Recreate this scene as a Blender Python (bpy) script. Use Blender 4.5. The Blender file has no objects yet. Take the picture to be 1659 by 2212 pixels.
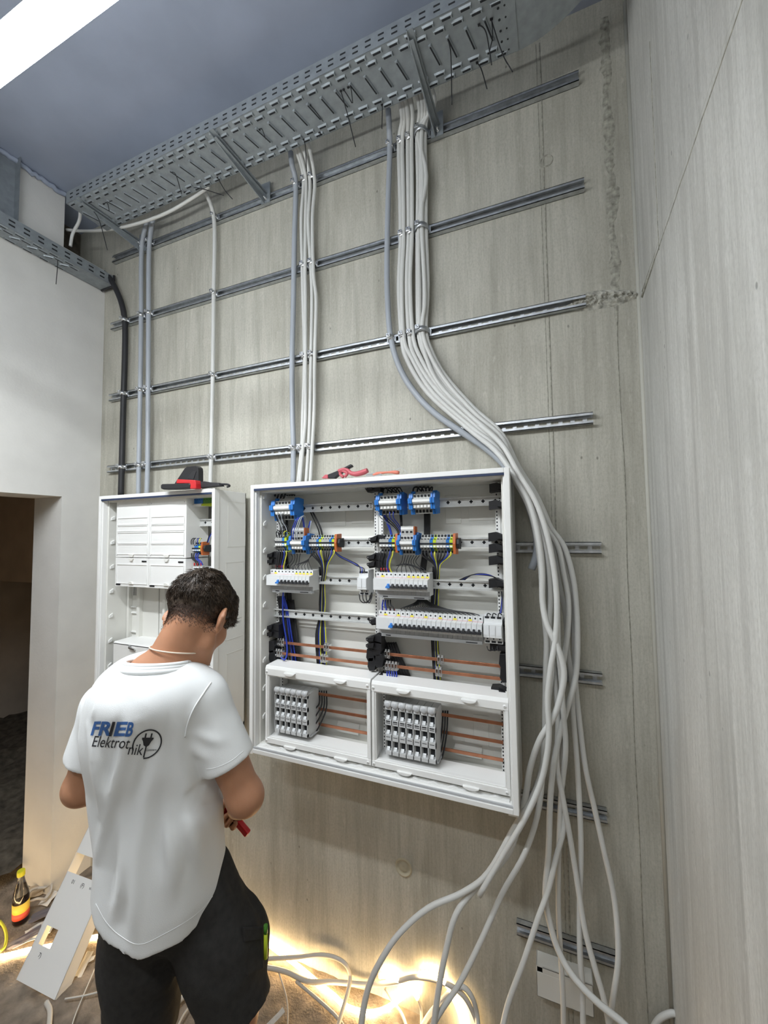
import bpy, bmesh, math, random
import numpy as np
from mathutils import Vector, Matrix, noise as mnoise
random.seed(7); rng = np.random.default_rng(7)
SC = bpy.context.scene; COL = SC.collection

# ------------------------------------------------------------------ camera
CAM = Vector((0.0, -1.625, 1.87)); FPX = 893.566; IW, IH = 1659, 2212
yaw, pitch, roll = 0.39347396, 0.0539488, -0.01198050
_f = Vector((-math.sin(yaw)*math.cos(pitch), math.cos(yaw)*math.cos(pitch), math.sin(pitch)))
_r0 = Vector((math.cos(yaw), math.sin(yaw), 0)); _u0 = _r0.cross(_f)
_r = _r0*math.cos(roll)+_u0*math.sin(roll); _u = -_r0*math.sin(roll)+_u0*math.cos(roll)
cd = bpy.data.cameras.new('camera'); cam = bpy.data.objects.new('camera', cd); COL.objects.link(cam)
cd.sensor_fit = 'HORIZONTAL'; cd.sensor_width = 36.0; cd.lens = 36.0*FPX/IW
cd.clip_start = 0.02
cam.matrix_world = Matrix(((_r.x,_u.x,-_f.x,CAM.x),(_r.y,_u.y,-_f.y,CAM.y),(_r.z,_u.z,-_f.z,CAM.z),(0,0,0,1)))
SC.camera = cam
# photograph measurements -> points in the room
def ray(px, py): return _f*FPX+_r*(px-IW/2)-_u*(py-IH/2)
def PY(px, py, Y): d = ray(px, py); return CAM+d*((Y-CAM.y)/d.y)
def PX(px, py, X): d = ray(px, py); return CAM+d*((X-CAM.x)/d.x)
def PZ(px, py, Z): d = ray(px, py); return CAM+d*((Z-CAM.z)/d.z)
def PD(px, py, dep): d = ray(px, py); return CAM+d*(dep/d.dot(_f))
def proj(p):
    q = Vector(p)-CAM; w = q.dot(_f)
    return IW/2+FPX*q.dot(_r)/w, IH/2-FPX*q.dot(_u)/w

# ------------------------------------------------------------------ world, exposure
SC.view_settings.view_transform = 'Standard'; SC.view_settings.look = 'None'
SC.view_settings.exposure = 0.37; SC.view_settings.gamma = 1.0
SC.view_settings.use_curve_mapping = False
wd = bpy.data.worlds.new('world'); SC.world = wd; wd.use_nodes = True
wd.node_tree.nodes['Background'].inputs[0].default_value = (0.55, 0.6, 0.7, 1)
wd.node_tree.nodes['Background'].inputs[1].default_value = 0.05
LAMP_W = 13.0          # watts per metre of the hanging batten
LED_E = 25.0           # light hose on the floor

# ------------------------------------------------------------------ materials
def mat(name, col, rough=0.5, metal=0.0, var=0.0, vscale=30, bump=0.0, bscale=200, stretch=(1,1,1), trans=0.0, ior=1.45, emit=None, es=0, sss=0.0, spec=0.5):
    m = bpy.data.materials.new(name); m.use_nodes = True
    nt = m.node_tree; b = nt.nodes['Principled BSDF']
    b.inputs['Base Color'].default_value = (*col, 1); b.inputs['Roughness'].default_value = rough
    b.inputs['Metallic'].default_value = metal; b.inputs['IOR'].default_value = ior
    b.inputs['Specular IOR Level'].default_value = spec
    if trans: b.inputs['Transmission Weight'].default_value = trans
    if sss:
        b.inputs['Subsurface Weight'].default_value = sss; b.inputs['Subsurface Radius'].default_value = (0.01, 0.004, 0.002); b.inputs['Subsurface Scale'].default_value = 1.0
    if emit: b.inputs['Emission Color'].default_value = (*emit, 1); b.inputs['Emission Strength'].default_value = es
    if var or bump:
        tc = nt.nodes.new('ShaderNodeTexCoord'); mp = nt.nodes.new('ShaderNodeMapping'); mp.inputs['Scale'].default_value = stretch
        nt.links.new(tc.outputs['Object'], mp.inputs['Vector'])
    if var:
        n = nt.nodes.new('ShaderNodeTexNoise'); n.inputs['Scale'].default_value = vscale; n.inputs['Detail'].default_value = 5
        nt.links.new(mp.outputs['Vector'], n.inputs['Vector'])
        r = nt.nodes.new('ShaderNodeValToRGB'); r.color_ramp.elements[0].position = 0.3; r.color_ramp.elements[1].position = 0.7
        r.color_ramp.elements[0].color = (*[c*(1-var) for c in col], 1); r.color_ramp.elements[1].color = (*[min(1, c*(1+var)) for c in col], 1)
        nt.links.new(n.outputs['Fac'], r.inputs['Fac']); nt.links.new(r.outputs['Color'], b.inputs['Base Color'])
    if bump:
        n2 = nt.nodes.new('ShaderNodeTexNoise'); n2.inputs['Scale'].default_value = bscale; n2.inputs['Detail'].default_value = 4
        nt.links.new(mp.outputs['Vector'], n2.inputs['Vector'])
        bp = nt.nodes.new('ShaderNodeBump'); bp.inputs['Strength'].default_value = bump; bp.inputs['Distance'].default_value = 0.004
        nt.links.new(n2.outputs['Fac'], bp.inputs['Height']); nt.links.new(bp.outputs['Normal'], b.inputs['Normal'])
    return m

def concrete(name, base, light, dark, streak=(26, 26, 2.2), pits=0.5, vis=0.5):
    """board-cast concrete: mottling, vertical streaks, small pits"""
    m = bpy.data.materials.new(name); m.use_nodes = True; nt = m.node_tree; L = nt.links.new
    b = nt.nodes['Principled BSDF']; b.inputs['Roughness'].default_value = 0.62; b.inputs['Specular IOR Level'].default_value = 0.35
    tc = nt.nodes.new('ShaderNodeTexCoord')
    def nz(scale, stretch, det=5, rough=0.55):
        mp = nt.nodes.new('ShaderNodeMapping'); mp.inputs['Scale'].default_value = stretch; L(tc.outputs['Object'], mp.inputs['Vector'])
        n = nt.nodes.new('ShaderNodeTexNoise'); n.inputs['Scale'].default_value = scale; n.inputs['Detail'].default_value = det; n.inputs['Roughness'].default_value = rough
        L(mp.outputs['Vector'], n.inputs['Vector']); return n.outputs['Fac']
    def ramp(src, p0, p1, c0=(0,0,0), c1=(1,1,1)):
        r = nt.nodes.new('ShaderNodeValToRGB'); e = r.color_ramp.elements
        e[0].position = p0; e[1].position = p1; e[0].color = (*c0, 1); e[1].color = (*c1, 1); L(src, r.inputs['Fac']); return r.outputs['Color']
    def mix(fac, a, bb, k=1.0, mode='MIX'):
        x = nt.nodes.new('ShaderNodeMix'); x.data_type = 'RGBA'; x.blend_type = mode
        if isinstance(fac, float): x.inputs['Factor'].default_value = fac
        else:
            mm = nt.nodes.new('ShaderNodeMath'); mm.operation = 'MULTIPLY'; mm.inputs[1].default_value = k; L(fac, mm.inputs[0]); L(mm.outputs[0], x.inputs['Factor'])
        for i, v in ((6, a), (7, bb)):
            if isinstance(v, tuple): x.inputs[i].default_value = (*v, 1)
            else: L(v, x.inputs[i])
        return x.outputs[2]
    c = mix(ramp(nz(1.0, (3, 3, 1.6)), 0.35, 0.68), base, light, 0.75)
    c = mix(ramp(nz(1.0, (7, 7, 2.5), 4), 0.45, 0.75), c, dark, 0.28)
    c = mix(ramp(nz(1.0, streak, 6, 0.6), 0.46, 0.70), c, light, 0.75*vis)
    c = mix(ramp(nz(1.0, (streak[0]*0.7, streak[1]*0.7, streak[2]*0.5)), 0.50, 0.76), c, dark, 0.75*vis)
    c = mix(ramp(nz(1.0, (160, 160, 90), 5, 0.7), 0.45, 0.72), c, dark, 0.38)
    c = mix(ramp(nz(1.0, (150, 150, 7), 5, 0.65), 0.45, 0.75), c, dark, 0.30*vis+0.1)
    c = mix(ramp(nz(1.0, (42, 42, 16), 4, 0.6), 0.60, 0.70), c, light, 0.45)          # pale laitance spots
    vo = nt.nodes.new('ShaderNodeTexVoronoi'); vo.inputs['Scale'].default_value = 1.0
    mp = nt.nodes.new('ShaderNodeMapping'); mp.inputs['Scale'].default_value = (17, 17, 11); L(tc.outputs['Object'], mp.inputs['Vector']); L(mp.outputs['Vector'], vo.inputs['Vector'])
    pit = ramp(vo.outputs['Distance'], 0.045, 0.075, (1,1,1), (0,0,0))
    sel = ramp(nz(1.0, (5, 5, 4), 2), 0.5, 0.56)
    mm = nt.nodes.new('ShaderNodeMath'); mm.operation = 'MULTIPLY'; L(pit, mm.inputs[0]); L(sel, mm.inputs[1])
    c = mix(mm.outputs[0], c, tuple(x*0.25 for x in dark), pits)
    L(c, b.inputs['Base Color'])
    bp = nt.nodes.new('ShaderNodeBump'); bp.inputs['Strength'].default_value = 0.35; bp.inputs['Distance'].default_value = 0.003
    ad = nt.nodes.new('ShaderNodeMath'); ad.operation = 'SUBTRACT'; L(nz(1.0, (60, 60, 25), 6, 0.6), ad.inputs[0]); L(mm.outputs[0], ad.inputs[1])
    L(ad.outputs[0], bp.inputs['Height']); L(bp.outputs['Normal'], b.inputs['Normal'])
    return m

M = {}
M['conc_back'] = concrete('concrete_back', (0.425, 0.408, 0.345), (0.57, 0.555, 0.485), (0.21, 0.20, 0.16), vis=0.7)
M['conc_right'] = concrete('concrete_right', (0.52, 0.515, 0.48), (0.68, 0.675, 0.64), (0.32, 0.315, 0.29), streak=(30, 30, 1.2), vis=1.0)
M['plaster'] = mat('plaster_white', (0.66, 0.65, 0.62), 0.75, var=0.05, vscale=6, bump=0.15, bscale=90)
M['ceiling'] = mat('ceiling_grey', (0.33, 0.37, 0.46), 0.6, var=0.12, vscale=2.5, bump=0.1, bscale=60)
M['dirt'] = mat('dirt', (0.22, 0.18, 0.14), 0.95, var=0.45, vscale=14, bump=0.9, bscale=120)
M['annex'] = mat('annex_plaster', (0.50, 0.42, 0.34), 0.9, var=0.1, vscale=5)
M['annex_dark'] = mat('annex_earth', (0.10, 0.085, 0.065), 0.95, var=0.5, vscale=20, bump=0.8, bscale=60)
M['galv'] = mat('galvanised_steel', (0.50, 0.52, 0.54), 0.38, 0.85, var=0.18, vscale=45)
M['galv_dull'] = mat('galvanised_dull', (0.33, 0.36, 0.38), 0.5, 0.55, var=0.12, vscale=30)
M['din'] = mat('din_rail_zinc', (0.60, 0.61, 0.60), 0.4, 0.35, var=0.08, vscale=50)
M['fuse'] = mat('fuse_grey', (0.56, 0.57, 0.57), 0.4)
M['zinc'] = mat('zinc_bright', (0.74, 0.75, 0.76), 0.25, 0.95)
M['hole_shade'] = mat('hole_shade_paint', (0.02, 0.022, 0.025), 0.9)  # dark colour painted in for the shade inside slots and holes
M['black'] = mat('black_plastic', (0.014, 0.014, 0.016), 0.42)
M['rubber'] = mat('black_rubber', (0.022, 0.022, 0.024), 0.55)
M['cable'] = mat('cable_grey', (0.60, 0.60, 0.575), 0.45)
M['conduit'] = mat('conduit_grey', (0.36, 0.385, 0.42), 0.4)
M['white'] = mat('white_enamel', (0.82, 0.82, 0.80), 0.38)
M['inner'] = mat('white_interior', (0.74, 0.735, 0.69), 0.45)
M['navy'] = mat('navy_gasket', (0.02, 0.035, 0.085), 0.5)
M['copper'] = mat('copper', (0.52, 0.225, 0.13), 0.34, 0.75, var=0.2, vscale=20)
M['blue'] = mat('terminal_blue', (0.025, 0.17, 0.52), 0.4)
M['blue_wire'] = mat('wire_blue', (0.02, 0.045, 0.36), 0.4)
M['yellow_wire'] = mat('wire_yellow_green', (0.62, 0.62, 0.06), 0.4)
M['tgrey'] = mat('terminal_grey', (0.42, 0.42, 0.40), 0.45)
M['orange'] = mat('terminal_orange', (0.50, 0.13, 0.035), 0.45)
M['mcb'] = mat('breaker_white', (0.70, 0.71, 0.71), 0.38)
M['mcb_dark'] = mat('breaker_lower_grey', (0.45, 0.46, 0.47), 0.4)
M['red'] = mat('red_plastic', (0.52, 0.018, 0.022), 0.38)
M['redline'] = mat('red_stripe', (0.62, 0.04, 0.05), 0.45)
M['yellow'] = mat('yellow_label', (0.80, 0.72, 0.06), 0.5)
M['green'] = mat('terminal_green', (0.06, 0.22, 0.02), 0.45)
M['lime'] = mat('terminal_lime', (0.50, 0.62, 0.03), 0.45)
M['clearp'] = mat('clear_plastic', (0.75, 0.77, 0.78), 0.2)
M['ink'] = mat('black_print', (0.03, 0.03, 0.035), 0.7)
M['led'] = mat('led_hose', (0.9, 0.75, 0.5), 0.4, emit=(1.0, 0.70, 0.36), es=LED_E)
M['tube'] = mat('lamp_diffuser', (0.9, 0.9, 0.9), 0.4, emit=(0.91, 0.96, 1.0), es=34.0)

# ------------------------------------------------------------------ mesh helpers
def setp(o, label=None, cat=None, group=None, kind=None):
    if label: o['label'] = label
    if cat: o['category'] = cat
    if group: o['group'] = group
    if kind: o['kind'] = kind
    return o
def thing(name, label, cat, loc=(0,0,0), group=None, rotz=0):
    o = bpy.data.objects.new(name, None); o.empty_display_size = 0.05; COL.objects.link(o)
    o.location = loc; o.rotation_euler = (0, 0, rotz); return setp(o, label, cat, group)
def link(name, me, parent=None):
    o = bpy.data.objects.new(name, me); COL.objects.link(o)
    if parent: o.parent = parent
    return o
def dup(root, loc=None, label=None, rot=None):
    r = root.copy(); COL.objects.link(r)
    if loc is not None: r.location = loc
    if rot is not None: r.rotation_euler = rot
    if label: r['label'] = label
    for ch in list(root.children):
        c = ch.copy(); COL.objects.link(c); c.parent = r
        for g in ch.children:
            d = g.copy(); COL.objects.link(d); d.parent = c
    return r
def crom(pts, n=6):
    P = [Vector(p) for p in pts]
    if len(P) < 3: return P
    P = [P[0]*2-P[1]]+P+[P[-1]*2-P[-2]]; out = []
    for i in range(1, len(P)-2):
        a, b, c, d = P[i-1:i+3]
        for k in range(n):
            t = k/n
            out.append(0.5*((2*b)+(c-a)*t+(2*a-5*b+4*c-d)*t*t+(3*b-a-3*c+d)*t**3))
    out.append(P[-2]); return out
class MB:
    def __init__(s): s.v = []; s.f = []; s.m = []; s.s = []
    def add(s, vs, fs, m=0, sm=False):
        o = len(s.v); s.v += [tuple(v) for v in vs]
        for f in fs: s.f.append(tuple(i+o for i in f)); s.m.append(m); s.s.append(sm)
        return s
    def box(s, a, b, m=0, mx=None):
        x0,y0,z0 = (min(a[i], b[i]) for i in range(3)); x1,y1,z1 = (max(a[i], b[i]) for i in range(3))
        vs = [Vector(p) for p in ((x0,y0,z0),(x1,y0,z0),(x1,y1,z0),(x0,y1,z0),(x0,y0,z1),(x1,y0,z1),(x1,y1,z1),(x0,y1,z1))]
        if mx: vs = [mx@v for v in vs]
        return s.add(vs, [(0,3,2,1),(4,5,6,7),(0,1,5,4),(1,2,6,5),(2,3,7,6),(3,0,4,7)], m)
    def obox(s, p, q, w, h, up=(0,0,1), m=0):
        """bar from p to q, w across, h along up"""
        p, q = Vector(p), Vector(q); d = (q-p).normalized(); sd = d.cross(Vector(up)).normalized(); u2 = sd.cross(d)
        vs = [e+sd*(a*w/2)+u2*(b*h/2) for e in (p, q) for a, b in ((-1,-1),(1,-1),(1,1),(-1,1))]
        return s.add(vs, [(0,1,2,3),(7,6,5,4),(0,4,5,1),(1,5,6,2),(2,6,7,3),(3,7,4,0)], m)
    def prism(s, poly, axis, t0, t1, m=0, sm=False):
        """poly of 2d points; axis 'x': (y,z), 'y': (x,z), 'z': (x,y)"""
        def mk(p, t): return {'x': (t,p[0],p[1]), 'y': (p[0],t,p[1]), 'z': (p[0],p[1],t)}[axis]
        n = len(poly); vs = [mk(p, t0) for p in poly]+[mk(p, t1) for p in poly]
        s.add(vs, [tuple(range(n)), tuple(range(2*n-1, n-1, -1))], m)
        o = len(s.v)-2*n
        for i in range(n):
            j = (i+1) % n; s.f.append((o+i, o+n+i, o+n+j, o+j)); s.m.append(m); s.s.append(sm)
        return s
    def tube(s, pts, r, n=8, m=0, caps=True, smooth=4, sm=True):
        P = crom(pts, smooth) if smooth and len(pts) > 2 else [Vector(p) for p in pts]
        N = len(P); rr = r if callable(r) else (lambda t: r)
        T = [(P[min(i+1, N-1)]-P[max(i-1, 0)]).normalized() for i in range(N)]
        a = Vector((0,0,1)) if abs(T[0].z) < 0.9 else Vector((1,0,0))
        nv = T[0].cross(a).normalized(); o = len(s.v); vs = []
        for i in range(N):
            nv = (nv-T[i]*nv.dot(T[i])).normalized(); bv = T[i].cross(nv); R = rr(i/(N-1))
            vs += [P[i]+nv*(R*math.cos(2*math.pi*k/n))+bv*(R*math.sin(2*math.pi*k/n)) for k in range(n)]
        fs = [(i*n+k, i*n+(k+1) % n, (i+1)*n+(k+1) % n, (i+1)*n+k) for i in range(N-1) for k in range(n)]
        s.add(vs, fs, m, sm)
        if caps: s.f += [tuple(o+k for k in range(n-1, -1, -1)), tuple(o+(N-1)*n+k for k in range(n))]; s.m += [m, m]; s.s += [False, False]
        return s
    def cyl(s, p, q, r, n=12, m=0, r1=None):
        r1 = r if r1 is None else r1
        return s.tube([p, q], lambda t: r+(r1-r)*t, n, m, True, 0)
    def lathe(s, prof, c, n=20, m=0, axis='z'):
        c = Vector(c); vs = []
        for (r, h) in prof:
            for k in range(n):
                a = 2*math.pi*k/n; x, y = r*math.cos(a), r*math.sin(a)
                vs.append(c+Vector({'z': (x,y,h), 'y': (x,h,y), 'x': (h,x,y)}[axis]))
        fs = [(i*n+k, i*n+(k+1) % n, (i+1)*n+(k+1) % n, (i+1)*n+k) for i in range(len(prof)-1) for k in range(n)]
        s.add(vs, fs, m, True)
        return s
    def disc(s, c, r, nrm, n=10, m=0, th=0.0006):
        c = Vector(c); d = Vector(nrm).normalized(); return s.cyl(c, c+d*th, r, n, m)
    def mesh(s, name, mats, off=(0,0,0), recalc=True):
        me = bpy.data.meshes.new(name); o = Vector(off)
        me.from_pydata([tuple(Vector(v)-o) for v in s.v], [], s.f)
        for k in (mats if isinstance(mats, (list, tuple)) else [mats]): me.materials.append(M[k] if isinstance(k, str) else k)
        me.polygons.foreach_set('material_index', s.m); me.polygons.foreach_set('use_smooth', s.s)
        if recalc:
            bm = bmesh.new(); bm.from_mesh(me); bmesh.ops.recalc_face_normals(bm, faces=bm.faces[:]); bm.to_mesh(me); bm.free()
        me.update(); return me
    def build(s, name, mats, parent=None, off=None, bevel=None, kind=None, label=None):
        if off is None: off = parent.matrix_basis.translation if parent is not None else (0,0,0)
        if parent is not None and parent.parent is not None and off is None: off = (0,0,0)
        o = link(name, s.mesh(name, mats, off), parent)
        if bevel:
            b = o.modifiers.new('bevel', 'BEVEL'); b.width = bevel; b.segments = 2; b.limit_method = 'ANGLE'; b.angle_limit = 0.7
        if kind: o['kind'] = kind
        if label: o['label'] = label
        return o
def solo(mb, name, mats, label, cat, group=None, loc=None, bevel=None):
    """a thing that is a single mesh, origin at loc"""
    if loc is None:
        a = np.array([tuple(v) for v in mb.v]); loc = ((a[:,0].min()+a[:,0].max())/2, (a[:,1].min()+a[:,1].max())/2, a[:,2].min())
    o = mb.build(name, mats, None, off=loc, bevel=bevel); o.location = loc
    return setp(o, label, cat, group)
def structure(mb, name, mats, bevel=None):
    o = mb.build(name, mats, None, off=(0,0,0), bevel=bevel); o['kind'] = 'structure'; return o
def sub(mb, name, mats, part, root_loc, **k):
    """sub-part: child of a part whose own origin sits at the root"""
    return mb.build(name, mats, part, off=root_loc, **k)
ORD = ['first','second','third','fourth','fifth','sixth','seventh','eighth','ninth','tenth','eleventh','twelfth','thirteenth','fourteenth','fifteenth','sixteenth','seventeenth','eighteenth','nineteenth','twentieth']

# ------------------------------------------------------------------ lights
def batten(cx, cy, length, label, watt, z=2.70):
    t = thing('hanging_lamp', label, 'lamp', (cx, cy, z)); L2 = length/2
    MB().box((cx-L2, cy-0.015, z+0.026), (cx+L2, cy+0.015, z+0.056)).build('housing', 'white', t, bevel=0.004)
    pr = [(0.032*math.cos(a), 0.029*math.sin(a)+0.004) for a in [math.radians(62-k*304/14) for k in range(15)]]
    MB().prism([(cy+a, z+b) for a, b in pr], 'x', cx-L2+0.01, cx+L2-0.01).build('diffuser', 'tube', t)
    for sx in (-1, 1):
        MB().box((cx+sx*L2-0.012, cy-0.031, z-0.026), (cx+sx*L2+0.012, cy+0.031, z+0.05)).build('end_cap', 'white', t, bevel=0.004)
        MB().cyl((cx+sx*(L2-0.15), cy, z+0.055), (cx+sx*(L2-0.15), cy, ZC), 0.0012, 6).build('hanger_wire', 'galv', t)
    ld = bpy.data.lights.new('lamp_light', 'AREA'); ld.shape = 'RECTANGLE'; ld.size = length; ld.size_y = 0.05; ld.energy = watt*length
    ld.color = (0.93, 0.97, 1.0); lo = bpy.data.objects.new('light', ld); COL.objects.link(lo); lo.location = (0, 0, -0.029); lo.parent = t
    return t
ZC = 3.82
batten(-1.36, -1.180, 1.4, 'long glowing white batten lamp hanging across the upper left corner', LAMP_W, 2.87)
batten(-0.75, -2.35, 1.4, 'white batten lamp hanging in the room behind the viewer', LAMP_W*0.62, 3.25)

# ------------------------------------------------------------------ room shell
XL, XR, YF = -2.514, 0.2925, -5.5
def wall_x(x0, x1, y0, y1, z0, z1): return MB().box((x0, y0, z0), (x1, y1, z1))
structure(MB().box((XL-0.5, 0, -0.1), (XR+0.4, 0.25, ZC+0.2)), 'wall_back', 'conc_back')
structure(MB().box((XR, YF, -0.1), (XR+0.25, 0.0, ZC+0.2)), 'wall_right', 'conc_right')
structure(MB().box((XL-1.2, YF-0.2, -0.1), (XR+0.25, YF, ZC+0.2)), 'wall_front', 'annex')
YD0, YD1, ZD = -1.16, -0.205, 2.10      # door opening in the left wall
YH, ZH = -0.235, 3.57                   # dark penetration by the corner
w = MB()
w.box((XL-0.25, YF, -0.1), (XL, YD0, ZC+0.2)); w.box((XL-0.25, YD0, ZD), (XL, YH, ZC+0.2))
w.box((XL-0.25, YD1, -0.1), (XL, 0, ZD)); w.box((XL-0.25, YH, ZD), (XL, 0, ZH-0.06))
structure(w, 'wall_left', 'plaster')
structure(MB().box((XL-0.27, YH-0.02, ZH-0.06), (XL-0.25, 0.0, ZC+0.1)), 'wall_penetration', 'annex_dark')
structure(MB().box((XL-1.2, YF-0.2, ZC), (XR+0.3, 0.05, ZC+0.15)), 'ceiling', 'ceiling')
# ragged plaster seam where ceiling and left wall meet
w = MB(); pts = []
for i in range(150):
    y = YH-i*0.014
    pts.append((XL+0.012+0.010*mnoise.noise((i*0.7, 0, 0)), y, ZC-0.008-0.030*abs(mnoise.noise((i*0.45, 3, 0)))-0.03*max(0, mnoise.noise((i*0.11, 7, 0)))))
w.tube(pts, 0.013, 6, smooth=0)
structure(w, 'trim_1', 'ceiling')
# floor: trodden earth
def ground(x0, x1, y0, y1, nx, ny, amp, name, mt, zb=0.0):
    vs = []; fs = []
    for j in range(ny+1):
        for i in range(nx+1):
            x = x0+(x1-x0)*i/nx; y = y0+(y1-y0)*j/ny
            z = amp*(0.6*mnoise.noise((x*2.3, y*2.3, 0))+0.35*mnoise.noise((x*9, y*9, 1))+0.28*mnoise.noise((x*26, y*26, 2)))
            vs.append((x, y, zb+z))
    for j in range(ny):
        for i in range(nx): a = j*(nx+1)+i; fs.append((a, a+1, a+nx+2, a+nx+1))
    return MB().add(vs, fs, 0, True)
structure(ground(XL-2.4, XR+0.05, YF, 0.05, 260, 200, 0.022, 'floor', 'dirt'), 'floor', 'dirt')
# room beyond the doorway
AY = PY(36, 1257, 0.55).z
structure(MB().box((XL-2.6, 0.55, AY), (XL-0.25, 0.75, 3.0)), 'wall_annex', 'annex')
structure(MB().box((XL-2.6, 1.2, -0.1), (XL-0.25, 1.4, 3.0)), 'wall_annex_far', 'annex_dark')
structure(MB().box((XL-2.7, YF, -0.1), (XL-2.5, 1.4, 3.0)), 'wall_annex_left', 'annex')
structure(MB().box((XL-2.6, YF, 2.6), (XL-0.25, 1.4, 2.7)), 'ceiling_annex', 'annex')
structure(MB().box((XL-0.5, 0.25, -0.1), (XL-0.25, 1.4, 3.0)), 'wall_annex_right', 'annex')
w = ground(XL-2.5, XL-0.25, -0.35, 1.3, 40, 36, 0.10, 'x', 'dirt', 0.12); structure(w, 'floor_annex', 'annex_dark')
# formwork seams on the concrete
def seam(pts, wd, dp, name, mt, axis):
    w = MB(); P = [Vector(p) for p in pts]
    w.tube(P, lambda t: wd, 5, smooth=3); return structure(w, name, mt)
M['seam'] = mat('seam_dark', (0.33, 0.32, 0.27), 0.85, var=0.4, vscale=60)
M['seam_light'] = mat('seam_light', (0.50, 0.49, 0.43), 0.7)
def vjoint(x, z0, z1, name):
    w = MB(); n = 40
    for dx, r in ((-0.009, 0.0028), (0.004, 0.0045)):
        w.tube([(x+dx+0.0015*mnoise.noise((i*0.9, dx*99, 0)), 0.0008, z0+(z1-z0)*i/n) for i in range(n+1)], r*0.75, 5, smooth=0)
    return structure(w, name, 'seam')
vjoint(-0.004, 0.05, 3.76, 'trim_2')
w = MB(); n = 240; vs = []      # rough strip of torn formwork beside the corner
for i in range(n+1):
    z = 0.15+3.6*i/n; up = min(1.0, max(0.0, (z-2.55)/0.25)); c = XR-0.072+0.006*mnoise.noise((z*2.2, 5, 0))
    wl = 0.0015+up*(0.012+0.014*mnoise.noise((z*11, 1, 0))+0.010*mnoise.noise((z*37, 2, 0))); wr_ = 0.0015+up*(0.014+0.018*mnoise.noise((z*8, 7, 0))+0.012*mnoise.noise((z*41, 9, 0)))
    for x, d in ((c-max(0.001, wl), 0.0003), (c, 0.0022+0.003*up*abs(mnoise.noise((z*60, 3, 0)))), (c+max(0.001, wr_), 0.0003)): vs.append((x, -d, z))
w.add(vs, [(i*3+j, i*3+j+1, i*3+j+4, i*3+j+3) for i in range(n) for j in range(2)], 0, False)
structure(w, 'trim_3', 'seam')
w = MB().tube([(XR-0.003, -0.003, 0), (XR-0.003, -0.003, 3.77)], 0.008, 6, smooth=0); structure(w, 'trim_4', 'seam_light')
# inclined casting joint on the right wall
w = MB(); n = 40; a = PX(1388, 640, XR); b = PX(1604, 0, XR)
for off, r in ((0.0, 0.0042), (0.018, 0.0022)):
    w.tube([a.lerp(b, i/n*1.6)+Vector((0.001, 0, off+0.004*mnoise.noise((i*0.6, off*50, 2)))) for i in range(n+1)], lambda t, r=r: r*(0.55+0.9*max(0, 1-t*5)), 5, smooth=0)
structure(w, 'trim_5', 'seam')
a = PX(1404, 90, XR); b = PX(1424, 540, XR)
w = MB().tube([a.lerp(b, i/24)+Vector((0, 0.004*mnoise.noise((i*0.5, 1, 1)), 0)) for i in range(25)], 0.0018, 5, smooth=0); structure(w, 'trim_6', 'seam')
# ------------------------------------------------------------------ mounting rails on the back wall
RZ = [3.545, 3.130, 2.696, 2.270, 1.815, 1.369, 0.919, 0.466]
RX = [(-2.42, 0.130), (-2.42, 0.134), (-2.42, 0.124), (-2.42, 0.132), (-0.30, 0.142), (-0.30, 0.129), (-0.17, 0.127), (-0.175, 0.137)]
RL = ['long slotted mounting rail, topmost, right below the cable tray', 'long slotted mounting rail, second from the top', 'long slotted mounting rail running into the rough mortar patch',
      'long slotted mounting rail just above the two cabinets', 'short slotted rail ending right of the open cabinet near its top', 'short rail right of the open cabinet behind the hanging cables, mid height',
      'short rail at the height of the open cabinet bottom edge', 'lowest short rail above the white box near the floor']
RD = 0.024
for i, (z, (x0, x1)) in enumerate(zip(RZ, RX)):
    w = MB(); h = 0.020; t = 0.0022
    w.box((x0, -t, z+0.005), (x1, 0, z+h)); w.box((x0, -t, z-h), (x1, 0, z-0.008))       # web above / below the slots
    x = x0
    while x < x1: w.box((x, -t, z-0.008), (min(x1, x+0.014), 0, z+0.005)); x += 0.040
    w.box((x0, -RD, z+h-t), (x1, 0, z+h)); w.box((x0, -RD, z-h), (x1, 0, z-h+t))
    w.box((x0, -RD, z+h-0.010), (x1, -RD+t, z+h)); w.box((x0, -RD, z-h), (x1, -RD+t, z-h+0.010))
    solo(w, 'mounting_rail', 'galv', RL[i], 'rail', 'slotted rails across the back wall')

# rough mortar patch where the third rail meets the corner
w = MB(); nx, nz = 56, 14; vs = []
ptsU = [PY(x, y, 0) for x, y in ((1215, 668), (1245, 640), (1275, 630), (1320, 626), (1365, 628), (1383, 640))]
ptsD = [PY(x, y, 0) for x, y in ((1215, 672), (1262, 672), (1290, 668), (1335, 660), (1365, 648), (1383, 646))]
U, Dn = crom(ptsU, 11), crom(ptsD, 11); nx = len(U)-1
for i in range(nx+1):
    for j in range(nz+1):
        t = j/nz; p = U[i].lerp(Dn[i], t); e = math.sin(math.pi*t)*min(1, i/6)
        d = e*(0.012+0.016*mnoise.noise((p.x*45, p.z*70, 0))+0.012*mnoise.noise((p.x*120, p.z*160, 4)))
        vs.append((p.x, -max(0.0005, d), p.z))
w.add(vs, [(i*(nz+1)+j, i*(nz+1)+j+1, (i+1)*(nz+1)+j+1, (i+1)*(nz+1)+j) for i in range(nx) for j in range(nz)], 0, False)
structure(w, 'trim_7', mat('mortar', (0.40, 0.39, 0.34), 0.9, var=0.4, vscale=60))
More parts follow.
